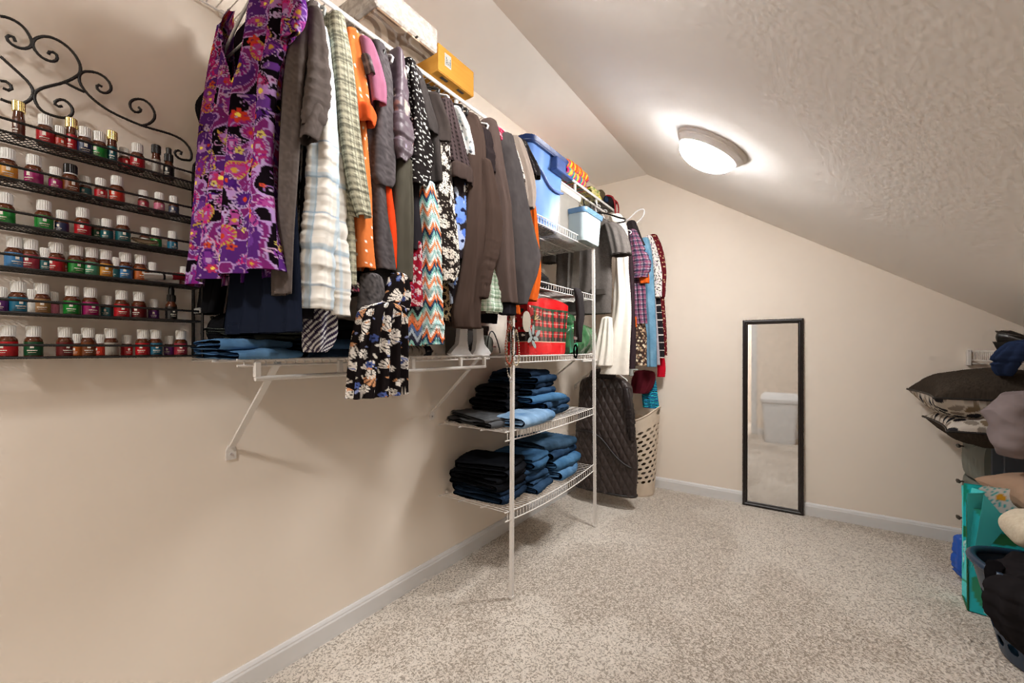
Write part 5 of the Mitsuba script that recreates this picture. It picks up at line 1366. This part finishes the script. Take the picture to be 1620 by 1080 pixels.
def vest_panel(rows, seed, pat, amp=.013):
    (v, f), col = cloth(rows, pat, du=.0055, fold=.004, lam=.2, wr=.003, seed=seed, n=2.6)
    s = .052
    a, b = (v[:, 0] + .55 * v[:, 2]) / s, (v[:, 0] - .55 * v[:, 2]) / s
    g = np.minimum(np.abs(np.mod(a, 1) - .5), np.abs(np.mod(b, 1) - .5))
    puff = amp * (np.clip(1 - 2 * (.5 - g), 0, 1) * 0 + np.sqrt(np.clip(g * 2, 0, 1)) * 0 + (np.minimum(.5 - np.abs(np.mod(a, 1) - .5), .5 - np.abs(np.mod(b, 1) - .5)) * 2) ** .5)
    side = np.where(v[:, 1] < 2.75, -1.0, 1.0)
    v = v.copy(); v[:, 1] += side * puff
    return (v, f), col


k = thing('vest', 'dark brown quilted vest hanging low beside the shelf tower near the carpet', 'vest')
fab(k, 'body', vest_panel([(.30, 2.75, .885, .07, .03), (.30, 2.75, .86, .15, .04), (.31, 2.745, .80, .19, .045), (.305, 2.74, .66, .19, .05), (.31, 2.735, .5, .215, .05), (.315, 2.73, .3, .222, .052), (.315, 2.725, .095, .215, .055)], 311, quilt), 'm_satin')
fab(k, 'collar', cloth([(.29, 2.74, .935, .075, .03), (.29, 2.74, .91, .085, .035), (.29, 2.74, .872, .10, .042)], plain('#211a1a'), seed=312, fold=.001, n=2.4), 'm_satin')
fab(k, 'armhole', cloth([(.47, 2.70, .82, .02, .022), (.495, 2.69, .70, .024, .03), (.51, 2.69, .55, .018, .026), (.515, 2.69, .47, .008, .015)], plain('#1d1617'), seed=313, fold=.004, crease=.006), 'm_satin')
put(k, 'yoke_piping', mikit.ply(tube([(.12, 2.672, .49), (.22, 2.664, .50), (.30, 2.662, .47), (.38, 2.662, .39), (.46, 2.664, .32), (.52, 2.675, .29)], .0075, 8, step=.01), mat_of('#241c1c', .3), smooth=True))
put(k, 'hem_band', mikit.ply(tube([(.315 + .217 * np.sign(math.cos(a)) * abs(math.cos(a)) ** .75, 2.725 + .058 * np.sign(math.sin(a)) * abs(math.sin(a)) ** .75, .098) for a in np.linspace(0, 2 * np.pi, 60)], .009, 8), mat_of('#211a19', .3), smooth=True))
hanger(2.75, 'white', w=.15, x=.312, z=.992, label='white hanger holding the quilted vest on the lower corner rod')
# laundry hamper with oval holes, cut as real openings in its wall
scene['m_hamper'] = plastic('#f0e6d8', .25)


def holed_wall(cx, cy, sx, sy, z0, z1, s0, s1, holes, nu=200, nv=110):
    """An oval tapering wall (half sizes sx, sy at scale s0 below to s1 on top) with the cells inside the holes left out; two skins 3 mm apart."""
    a = np.linspace(0, 2 * np.pi, nu, endpoint=False); t = np.linspace(0, 1, nv)
    A, Tt = np.meshgrid(a, t)
    V = []
    for off in (0, -.003):
        S = s0 + (s1 - s0) * Tt
        V.append(np.stack([cx + (sx * S + off) * np.cos(A), cy + (sy * S + off) * np.sin(A), z0 + (z1(A) - z0) * Tt if callable(z1) else z0 + (z1 - z0) * Tt], -1))
    f = grid_faces(nv, nu)
    mid = lambda ff, arr: np.stack([arr.ravel()[ff[:, i]] for i in range(3)], -1)
    def centre(ff):
        aa = mid(ff, A); aa = np.where(aa - aa.min(1, keepdims=True) > np.pi, aa - 2 * np.pi, aa)
        return aa.mean(1), mid(ff, Tt).mean(1)
    ca, ct = centre(f)
    keep = ~holes(np.mod(ca, 2 * np.pi), ct)
    fo = f[keep][:, ::-1] * 1
    n0 = nu * nv
    v = np.vstack([V[0].reshape(-1, 3), V[1].reshape(-1, 3)])
    ff = np.vstack([f[keep], f[keep][:, ::-1] + n0])
    # rims of the openings
    e = np.sort(np.vstack([f[keep][:, [0, 1]], f[keep][:, [1, 2]], f[keep][:, [2, 0]]]), axis=1)
    u, c = np.unique(e, axis=0, return_counts=True)
    b = u[c == 1]
    ff = np.vstack([ff, np.stack([b[:, 0], b[:, 1], b[:, 1] + n0], -1), np.stack([b[:, 0], b[:, 1] + n0, b[:, 0] + n0], -1)])
    return trimesh.Trimesh(v, ff, process=False)


def ham_holes(a, t):
    z = t * .62
    row = np.floor((z - .085) / .036); zz = (z - .085) / .036 - row - .5
    q = a / (2 * np.pi) * 18 + .5 * np.mod(row, 2); qq = np.mod(q, 1) - .5
    body = (np.hypot(qq / .33, zz / .30) < 1) & (row >= 0) & (row < 12)
    hand = (np.hypot((np.mod(a + .6, np.pi) - .6 - 0.0) / .30, (z - .585) / .022) < 1)
    return body | hand


k = thing('laundry_hamper', 'cream plastic laundry hamper with oval holes standing in the back corner', 'laundry hamper')
HXC, HYC = .395, 3.10
put(k, 'wall', mikit.ply(holed_wall(HXC, HYC,   .185, .16, .012, lambda A: .60 + .05 * np.cos(2 * A), .78, 1.0, ham_holes, 260, 150), 'm_hamper', smooth=30))
bs = lathe([(0.0001, 0), (.97, 0), (1.0, .012), (1.0, .02), (0.9, .02), (0.0001, .02)], 64); bs.vertices = bs.vertices * [.185 * .78, .16 * .78, 1] + [HXC, HYC, 0]
put(k, 'base', mikit.ply(bs, 'm_hamper', smooth=30))
put(k, 'rim', mikit.ply(tube([(HXC + .186 * math.cos(a), HYC + .161 * math.sin(a), .60 + .05 * math.cos(2 * a)) for a in np.linspace(0, 2 * np.pi, 64)], .005, 8), 'm_hamper', smooth=True))
k = thing('laundry', 'grey, brown and black laundry inside the cream hamper', 'laundry')
fab(k, 'heap', lump((HXC, HYC, .24), (.125, .115, .215), 0, n=(2.6, 2.2), amp=.012, wrinkle=.01, pat=pat_scatter('#4a4136', [(.09, (.04, .06), flower('#6a5a3f', ['#2b2826', '#7d6d4a', '#8f8a82']))]), seed=91))
# ------------------------------------------------------------------ leaning mirror and the bin it shows
MIR_TILT = 0.019
k = thing('mirror', 'tall narrow mirror in a dark brown frame leaning on the back wall', 'mirror')
MW, MH = .345, 1.265
MM = TR((1.266, YB - .0445, .002)) @ RZ(-MIR_TILT, (1, 0, 0))


def frame_bar(p0, p1, inward):
    """A moulded bar with mitred ends between two outer corners (in the frame's x, z)."""
    p0, p1, inw = np.array(p0, float), np.array(p1, float), np.array(inward, float)
    d = (p1 - p0) / np.linalg.norm(p1 - p0)
    prof = [(0, 0.018), (0, 0.002), (.004, -.001), (.012, -.002), (.018, .003), (.024, .004), (.027, .008), (.030, .010), (.030, .018)]
    V = []
    for base, s in ((p0, 1), (p1, -1)):
        for w, y in prof:
            q = base + inw * w + d * s * w
            V.append((q[0], y, q[1]))
    n = len(prof)
    f = []
    for i in range(n):
        j = (i + 1) % n
        f += [[i, j, n + j], [i, n + j, n + i]]
    m = trimesh.Trimesh(V, f, process=False); m.apply_transform(MM)
    return m


c = [(-MW / 2, 0), (MW / 2, 0), (MW / 2, MH), (-MW / 2, MH)]
for a, b, inw in ((0, 1, (0, 1)), (1, 2, (-1, 0)), (2, 3, (0, -1)), (3, 0, (1, 0))):
    put(k, 'frame_bar', mikit.ply(frame_bar(c[a], c[b], inw), 'm_frame', smooth=20))
gl = box((-MW / 2 + .026, .0105, .026), (MW / 2 - .026, .013, MH - .026)); gl.apply_transform(MM)
put(k, 'glass', mikit.ply(gl, 'm_mirror'), 'silvered mirror glass')
bkp = box((-MW / 2 + .004, .0135, .004), (MW / 2 - .004, .017, MH - .004)); bkp.apply_transform(MM)
put(k, 'backing', mikit.ply(bkp, mat_of('#6a553f', .5)))
TRX, TRY = 1.20, .22
k = thing('trash_can', 'white plastic swing-lid trash can, seen in the mirror', 'trash can')
put(k, 'bin', mikit.ply(tapered_box(TRX - .20, TRX + .20, TRY - .13, TRY + .13, 0.0, .52, .82, .04), 'm_white_plastic', smooth=35))
put(k, 'collar', mikit.ply(tapered_box(TRX - .215, TRX + .215, TRY - .145, TRY + .145, .50, .545, .985, .045, 4), 'm_white_plastic', smooth=35))
put(k, 'swing_lid', mikit.ply(trimesh.convex.convex_hull(np.array([(TRX + sx * w, TRY + sy * d, z) for sx in (-1, 1) for sy in (-1, 1) for w, d, z in ((.205, .135, .54), (.20, .12, .60), (.17, .06, .63))])), 'm_white_plastic'))
put(k, 'handle', mikit.ply(box((TRX - .04, TRY + .03, .62), (TRX + .04, TRY + .06, .634), .004), mat_of('#cfcfcf')))

# ------------------------------------------------------------------ right-hand side
k = thing('dresser', 'grey-green woven-front drawer chest with bowed drawers by the back wall', 'dresser')
XD, YD0, YD1 = 2.155, 2.96, 3.27
m_d, m_ds = mat_of('#8b9188', .3), mat_of('#6f7987', .3)
put(k, 'carcass', mikit.ply(cat_(box((XD + .02, YD0, .03), (2.53, YD1, .60), .006)), m_ds))
put(k, 'top', mikit.ply(box((XD - .01, YD0 - .015, .595), (2.54, YD1 + .01, .625), .008), m_ds))
put(k, 'base', mikit.ply(box((XD + .03, YD0 + .015, 0.0), (2.52, YD1 - .015, .035), .004), m_ds))
put(k, 'side_panel', mikit.ply(box((XD + .16, YD0 - .004, .09), (2.50, YD0 + .006, .55), .003), m_ds))
put(k, 'side_post', mikit.ply(box((XD + .06, YD0 - .008, .03), (XD + .14, YD0 + .004, .60), .004), m_ds))
for i, (z0, z1) in enumerate(((.05, .215), (.225, .405), (.415, .59))):
    ys = np.linspace(YD0 + .004, YD1 - .004, 25); zs = np.linspace(z0, z1, 15)
    Y, Z = np.meshgrid(ys, zs)
    bow = .035 * (1 - ((Y - (YD0 + YD1) / 2) / ((YD1 - YD0) / 2)) ** 2) + .012 * np.sin(np.pi * (Z - z0) / (z1 - z0)) ** .5
    wv = .0012 * np.sin(Z * 2 * np.pi / .012 + np.pi * np.floor(Y / .012))
    F = np.stack([XD + .012 - bow + wv, Y, Z], -1); B = np.stack([np.full_like(Y, XD + .03), Y, Z], -1)
    nu = 25
    v = np.vstack([F.reshape(-1, 3), B.reshape(-1, 3)]); f = grid_faces(15, 25, False)
    e = [(i_, i_ + 1) for i_ in range(24)] + [(14 * 25 + i_ + 1, 14 * 25 + i_) for i_ in range(24)] + [((i_ + 1) * 25, i_ * 25) for i_ in range(14)] + [(i_ * 25 + 24, (i_ + 1) * 25 + 24) for i_ in range(14)]
    n0 = 15 * 25
    f = np.vstack([f[:, ::-1], [[a, b, b + n0] for a, b in e], [[a, b + n0, a + n0] for a, b in e]])
    dk = put(k, 'drawer', mikit.ply(trimesh.Trimesh(v, f, process=False), m_d))
    yc, zc_ = (YD0 + YD1) / 2 + .02, z1 - .03
    hd = trimesh.creation.icosphere(2, 1.0); hd.apply_scale((.008, .028, .010)); hd.apply_translation((XD - .052, yc, zc_))
    st_ = tube([(XD - .02, yc, zc_), (XD - .05, yc, zc_)], .004, 8)
    put(dk, 'handle', mikit.ply(cat_(hd, st_), mat_of('#3f382f', .2), smooth=30), 'dark oval handle')


def cushion(c, half, h, rot, seed, top, bottom, res=120, corner=.10):
    """A square cushion with pinched corners: (top skin, bottom skin, piping)."""
    g = np.linspace(-1, 1, res)
    A, B = np.meshgrid(g, g)
    prof = ((1 - np.abs(A) ** 2.6) * (1 - np.abs(B) ** 2.6)) ** .48
    sx = 1 - corner * (1 - B ** 2) * np.abs(A) ** 3; sy = 1 - corner * (1 - A ** 2) * np.abs(B) ** 3
    X, Y = A * sx * half[0], B * sy * half[1]
    Zp = h * prof
    UU = np.cumsum(np.hypot(np.gradient(X, axis=1), np.gradient(Zp, axis=1)), axis=1); VV = np.cumsum(np.hypot(np.gradient(Y, axis=0), np.gradient(Zp, axis=0)), axis=0)
    nz = meshkit.fbm(np.stack([A * 2.2, B * 2.2, A * 0 + seed], -1), 3, seed) - .5
    cr = (1 - 4 * np.abs(meshkit.fbm(np.stack([A * 3 + 5, B * 3, A * 0 + seed], -1), 2, seed + 1) - .5)) * np.maximum(np.abs(A), np.abs(B)) ** 4
    ca, sa = math.cos(rot), math.sin(rot)
    out = []
    for s, pat in ((1, top), (-1, bottom)):
        Z = s * (h * prof * (1 + .25 * nz) + .010 * cr * prof ** .5)
        v = np.stack([c[0] + X * ca - Y * sa, c[1] + X * sa + Y * ca, c[2] + Z], -1).reshape(-1, 3)
        f = grid_faces(res, res, False)
        out.append(((v, f if s > 0 else f[:, ::-1]), pat(UU.ravel(), VV.ravel(), np.random.default_rng(seed))))
    ring = [(i, 0) for i in range(res)] + [(res - 1, j) for j in range(1, res)] + [(i, res - 1) for i in range(res - 2, -1, -1)] + [(0, j) for j in range(res - 2, 0, -1)]
    P = [(c[0] + X[j, i] * ca - Y[j, i] * sa, c[1] + X[j, i] * sa + Y[j, i] * ca, c[2]) for i, j in ring]
    return out, tube(P, .0055, 6, closed=True)


def pebble(u, v, rng):
    col = np.repeat(lin('#bdb5aa')[None], len(u), 0)
    gx, gy = .050, .040
    r = np.floor(v / gy); uu = u / gx + .5 * np.mod(r, 2)
    cx = np.floor(uu); a, b = uu - cx - .5, v / gy - r - .5
    h = np.mod(np.sin(cx * 12.9 + r * 78.2) * 43758.5, 1)
    m = (np.abs(a) ** 2.8 + np.abs(b) ** 2.8) < .42 ** 2.8
    pal = np.array([lin(x) for x in ('#2b2b2f', '#303238', '#837a70', '#7d7269', '#2e2e32', '#b9b1a8', '#7a6a55')])
    col[m] = pal[(h[m] * 7).astype(int) % 7]
    return col


brn = heather('#332d28', '#463f38', 260)
k = thing('cushion', 'upper big square cushion, dark brown chenille on top with pebble print below', 'cushion', 'cushions on the drawer chest')
sk, pp = cushion((2.19, 2.95, .842), (.268, .262), .125, .02, 7, brn, pebble)
fab(k, 'top_cover', sk[0], label='dark brown chenille side'); fab(k, 'bottom_cover', sk[1], label='grey pebble print side'); put(k, 'piping', mikit.ply(pp, mat_of('#2b2622', .5), smooth=True))
k = thing('cushion', 'lower big square cushion with the pebble print on top and brown below', 'cushion', 'cushions on the drawer chest')
sk, pp = cushion((2.235, 2.93, .695), (.262, .262), .085, -.02, 9, pebble, brn)
fab(k, 'top_cover', sk[0], label='grey pebble print side'); fab(k, 'bottom_cover', sk[1], label='dark brown chenille side'); put(k, 'piping', mikit.ply(pp, mat_of('#2b2622', .5), smooth=True))
k = thing('sweatshirt', 'grey-mauve folded cloth hanging over the front edge of the cushions', 'sweatshirt')
p = at(1606, 676, 1, 2.60)
fab(k, 'drape', lump((p[0] + .02, 2.60, p[2] + .01), (.10, .075, .135), .4, n=(2.4, 2.4), amp=.02, wrinkle=.014, wf=(8, 12), pat=plain('#857a7b', .08, 30), seed=401, res=.007))
fab(k, 'sleeve', lump((p[0] + .09, 2.55, p[2] - .06), (.05, .05, .06), .2, n=(2.2, 2.2), amp=.01, wrinkle=.01, pat=plain('#4a4749', .08, 30), seed=402))
k = thing('pillow', 'beige pink pillow sticking out below the cushions at the right edge', 'pillow')
sk, pp = cushion((2.37, 2.60, .475), (.275, .20), .085, .12, 11, plain('#a98d78', .04), plain('#a98d78', .04))
fab(k, 'front', sk[0]); fab(k, 'back', sk[1])
# shoe and navy cloth on the right shelf
def shoe(label, p, d, c, buckle=False):
    """A heeled shoe from its heel at p towards d (unit, in plan): upper, sole, heel, open top line."""
    k = thing('shoe', label, 'shoe', None)
    d = np.array([*d, 0.0]); s_ = np.array([-d[1], d[0], 0]); p = np.array(p)
    st = [(0.0, .062, .026, .034), (.03, .058, .031, .036), (.075, .040, .030, .028), (.13, .022, .035, .020), (.175, .016, .038, .017), (.215, .014, .030, .013), (.24, .012, .014, .009)]
    balls = []
    for a, z, w, h in st:
        b = trimesh.creation.icosphere(2, 1.0); v = b.vertices * [.018, w, h]
        b.vertices = p + d * (a + v[:, :1]) + s_ * v[:, 1:2] + np.array([0, 0, 1.0]) * (z + v[:, 2:3]); balls.append(b)
    up = [trimesh.convex.convex_hull(np.vstack([balls[i].vertices, balls[i + 1].vertices])) for i in range(len(balls) - 1)]
    put(k, 'upper', mikit.ply(cat_(*up), mat_of(c, .1), smooth=40))
    ring = [p + d * (.045 + .062 * math.cos(a)) + s_ * .026 * math.sin(a) + np.array([0, 0, .071 - .021 * math.cos(a)]) for a in np.linspace(0, 2 * np.pi, 30)]
    put(k, 'top_line', mikit.ply(tube(ring, .0035, 8), mat_of('#3b3029', .15), smooth=True))
    put(k, 'opening', mikit.ply(trimesh.convex.convex_hull(np.vstack([np.array(ring), np.array(ring) - [0, 0, .006]])), mat_of('#0f0d0c', .5)))
    q = lambda a, w, z: p + d * a + s_ * w + np.array([0, 0, z])
    put(k, 'heel', mikit.ply(trimesh.convex.convex_hull(np.array([q(a, w, .04) for a in (-.022, .03) for w in (-.026, .026)] + [q(a, w, 0) for a in (-.010, .014) for w in (-.016, .016)])), mat_of('#171310', .1)))
    if buckle: put(k, 'buckle', mikit.ply(trimesh.creation.torus(.010, .002).apply_transform(TR(q(.10, -.036, .055)) @ RZ(math.pi / 2, (1, 0, 0))), 'm_chrome'))


shoe('glossy black-brown heeled shoe with its heel towards the room on the right-hand shelf', (2.235, 3.06, 1.0635), (.86, -.51), '#1c1613')
shoe('second dark heeled shoe with a buckle behind the navy cloth on the right-hand shelf', (2.30, 2.92, 1.0635), (.95, -.31), '#2e211a', True)
k = thing('shirt', 'navy blue crumpled cloth hanging over the lip of the right-hand shelf', 'shirt')
fab(k, 'top', lump((2.27, 2.62, 1.08), (.085, .11, .03), .2, n=(2.4, 2.4), amp=.022, wrinkle=.020, wf=(10, 16), pat=plain('#26324e', .1, 30), seed=405, res=.006))
fab(k, 'drape', cloth([(2.175, 2.635, 1.105, .02, .05), (2.16, 2.675, 1.05, .028, .07), (2.155, 2.715, .995, .022, .05), (2.16, 2.735, .95, .012, .026)], plain('#26324e', .1, 30), seed=406, fold=.012, lam=.045, crease=.016))


# turquoise daisy shopping bag
def bag_teal(v, n_):
    u, w = v[:, 0] + v[:, 1] * .6, v[:, 2]
    col = np.repeat(lin('#1fb8c0')[None], len(v), 0)
    rng = np.random.default_rng(5)
    scatter(col, u, w, .2, (.055, .075), leaf(['#1f6a3f', '#2f8f6a', '#16907a']), rng, pts=[(3.50, .08), (3.55, .32), (3.58, .13), (3.75, .20), (3.52, .46)])
    scatter(col, u, w, .2, (.055, .07), daisy('#ece9e4', '#e0a52c', 15), rng, pts=[(3.64, .485), (3.56, .035), (3.82, .12)])
    scatter(col, u, w, .2, (.028, .034), daisy('#e6e4e2', '#d9a52c', 9), rng, pts=[(3.565, .255), (3.53, .20)])
    return col


k = thing('shopping_bag', 'turquoise shopping bag printed with white daisies standing in front of the drawer chest', 'shopping bag')
A0, A1 = np.array([1.985, 2.455]), np.array([2.36, 2.415])
d_ = (A1 - A0) / np.linalg.norm(A1 - A0); n_ = np.array([-d_[1], d_[0]])
W, D, H = np.linalg.norm(A1 - A0), .13, .475


def panel(p, q, z0, z1, bulge, nrm, lean=0.0, nx=56, nz=72):
    a, b = np.linspace(0, 1, nx), np.linspace(0, 1, nz)
    A, B = np.meshgrid(a, b)
    off = bulge * np.sin(np.pi * A) * (.3 + .7 * B) + .006 * (meshkit.fbm(np.stack([A * 4, B * 5, A * 0 + bulge * 100], -1), 3, 3) - .5)
    x = p[0] + (q[0] - p[0]) * A + nrm[0] * off + lean * B * nrm[0]; y = p[1] + (q[1] - p[1]) * A + nrm[1] * off + lean * B * nrm[1]
    v = np.stack([x, y, z0 + (z1 - z0) * B], -1).reshape(-1, 3)
    w = v - np.r_[nrm, 0] * .0025
    f = grid_faces(nz, nx, False); m_ = nx * nz
    rim = np.r_[np.arange((nz - 1) * nx, nz * nx - 1)]
    f = np.vstack([f, f[:, ::-1] + m_, np.stack([rim, rim + m_, rim + 1 + m_], -1), np.stack([rim, rim + 1 + m_, rim + 1], -1)])
    return trimesh.Trimesh(np.vstack([v, w]), f, process=False)


B0, B1 = A0 + n_ * D, A1 + n_ * D
fr = panel(A0, A1, .004, H - .055, -.02, n_, .02)
put(k, 'front', mikit.ply(fr, 'm_satin', smooth=30) if False else mikit.ply(fr, 'm_satin', smooth=True, color=bag_teal(fr.vertices, n_)))
bkm = panel(B0, B1, .004, H + .02, .01, n_, -.02)
put(k, 'back', mikit.ply(bkm, 'm_satin', smooth=True, color=bag_teal(bkm.vertices + [.0, 0, .03], n_)))
s0 = panel(A0, B0, .004, H + .005, .055, -d_ * -1, 0.0, 40, 60)
cs = np.repeat(lin('#4fd0d2')[None], len(s0.vertices), 0); cs[np.abs(s0.vertices[:, 2] - .08) < .004] = lin('#1f8a5a')
put(k, 'gusset', mikit.ply(s0, 'm_satin', smooth=True, color=cs), 'lighter folded side gusset')
s1 = panel(A1, B1, .004, H, -.03, d_, 0.0, 20, 20)
put(k, 'gusset', mikit.ply(s1, 'm_satin', smooth=True, color=np.repeat(lin('#4fd0d2')[None], len(s1.vertices), 0)))
put(k, 'edge_binding', mikit.ply(cat_(tube([(*(A0 - n_ * .003), .004), (*(A0 + n_ * .016), H - .028)], .0035, 6), tube([(*A0, .006), (*B0, .006)], .0035, 6)), mat_of('#1c7a46', .3)), 'dark green edge binding')
put(k, 'bottom', mikit.ply(trimesh.convex.convex_hull(np.array([(*q, z) for q in (A0, A1, B0, B1) for z in (.001, .006)])), mat_of('#1fa8b0', .3)))
flap = [at(px, py, 1, 2.425) for px, py in ((1537, 898), (1557, 782), (1572, 800), (1597, 828), (1560, 868))]
put(k, 'folded_corner', mikit.ply(trimesh.convex.convex_hull(np.array([q + [0, o, 0] for q in flap for o in (0, .004)])), mat_of('#56cfd2', .3)), 'pale turquoise folded-over corner')
k = thing('bag', 'royal blue fabric bag standing between the drawer chest and the turquoise bag', 'bag')
p = at(1535, 858, 1, 2.76)
fab(k, 'body', cloth([(p[0] + .015, 2.77, .215, .045, .02), (p[0] + .01, 2.77, .19, .06, .035), (p[0] + .01, 2.76, .12, .062, .045), (p[0] + .005, 2.755, .05, .055, .045), (p[0] + .01, 2.76, .004, .03, .03)], plain('#164fae', .08, 20), seed=407, fold=.005, crease=.008, close_end=True), 'm_satin')
# blue basket with clothes
BX, BY = 2.27, 2.17


def bas_holes(a, t):
    z = t * .30
    row = np.floor((z - .03) / .048); zz = (z - .03) / .048 - row - .5
    q = a / (2 * np.pi) * 26 + .5 * np.mod(row, 2); qq = np.mod(q, 1) - .5
    return (np.hypot(qq / .34, zz / .36) < 1) & (row >= 0) & (row < 4)


scene['m_basket'] = plastic('#32506f', .2)
k = thing('laundry_basket', 'steel blue laundry basket with round holes overflowing with clothes at the right edge', 'laundry basket')
put(k, 'wall', mikit.ply(holed_wall(BX, BY, .335, .25, .01, .30, .80, 1.0, bas_holes, 300, 90), 'm_basket', smooth=30))
bs = lathe([(0.0001, 0), (.97, 0), (1.0, .01), (1.0, .016), (0.0001, .016)], 64); bs.vertices = bs.vertices * [.335 * .8, .25 * .8, 1] + [BX, BY, 0]
put(k, 'base', mikit.ply(bs, 'm_basket'))
rim = [(BX + .337 * math.cos(a), BY + .252 * math.sin(a), .302 + .018 * math.cos(2 * a)) for a in np.linspace(0, 2 * np.pi, 80)]
put(k, 'rim', mikit.ply(tube(rim, .014, 10), 'm_basket', smooth=True), 'thick rolled rim')
r_ = thing('laundry', 'mixed dark laundry filling the blue basket, seen through its holes', 'laundry')
fab(r_, 'heap', lump((BX, BY, .155), (.25, .185, .13), 0, n=(2.8, 2.3), amp=.012, wrinkle=.01, pat=pat_scatter('#2a2527', [(.09, (.03, .05), flower('#6d2440', ['#5f1f38', '#8d8884', '#3b3a3f', '#b9b4ae']))]), seed=411))
k = thing('shirt', 'black crumpled shirt spilling over the rim of the blue basket', 'shirt')
fab(k, 'heap', lump((2.17, 2.10, .315), (.19, .14, .05), -.5, n=(2.3, 2.4), amp=.02, wrinkle=.016, wf=(8, 14), pat=plain('#232123', .15, 30), seed=412, res=.006))
fab(k, 'drape', cloth([(2.03, 2.03, .33, .05, .02), (1.985, 1.99, .29, .07, .024), (1.985, 1.97, .23, .075, .02), (2.0, 1.965, .16, .06, .016), (2.02, 1.965, .12, .035, .010)], plain('#242224', .15, 30), ax=(.72, -.70, 0), ay=(.70, .72, 0), seed=413, fold=.008, lam=.06, crease=.008))
fab(k, 'strap', cloth([(1.99, 2.12, .335, .012, .03), (1.965, 2.10, .33, .018, .035), (1.955, 2.06, .30, .018, .03), (1.965, 2.03, .25, .014, .02)], plain('#141315'), seed=414, fold=.003))
k = thing('bra', 'grey bra with a pale edge lying on the black shirt in the blue basket', 'bra')
fab(k, 'cup', lump((2.13, 2.02, .355), (.06, .05, .035), .3, n=(2, 2), amp=.004, wrinkle=.003, pat=plain('#4a4b4e'), seed=415)); put(k, 'edge', mikit.ply(tube([(2.075, 2.0, .355), (2.09, 1.972, .36), (2.12, 1.958, .365), (2.15, 1.96, .36), (2.17, 1.98, .35)], .0035, 6, step=.006), mat_of('#b9b6b0'), smooth=True))
k = thing('sock', 'bright pink sock poking out of the blue basket rim', 'sock')
fab(k, 'toe', lump((2.055, 1.985, .275), (.03, .022, .016), .6, amp=.003, wrinkle=.002, pat=plain('#d8487c'), seed=416))
k = thing('blanket', 'cream fleece blanket folded on top of the blue basket', 'blanket')
fab(k, 'fold', lump((2.25, 2.27, .42), (.215, .14, .075), .05, n=(2.4, 2.6), amp=.012, wrinkle=.006, wf=(7, 12), pat=heather('#cfc3ac', '#ddd3bf', 120), seed=417, res=.006))
for i, (dx, dy, rt, lb) in enumerate(((0.0, 0.0, -.4, 'tan fuzzy slipper with a black sole on the cream blanket, nearer the left'), (.11, -.02, -.1, 'tan fuzzy slipper with a black sole on the cream blanket at the picture edge'))):
    k = thing('slipper', lb, 'slipper', 'slippers on the cream blanket')
    fab(k, 'upper', lump((2.19 + dx, 2.255 + dy, .535), (.075, .045, .032), rt, n=(2.2, 2.3), amp=.006, wrinkle=.004, pat=heather('#8a6a52', '#a5876c', 200), seed=418 + i, tilt=.25))
    fab(k, 'sole', lump((2.185 + dx, 2.252 + dy, .503), (.085, .048, .012), rt, n=(3, 2.3), amp=.001, wrinkle=0, pat=plain('#191818'), seed=420 + i, tilt=.25))
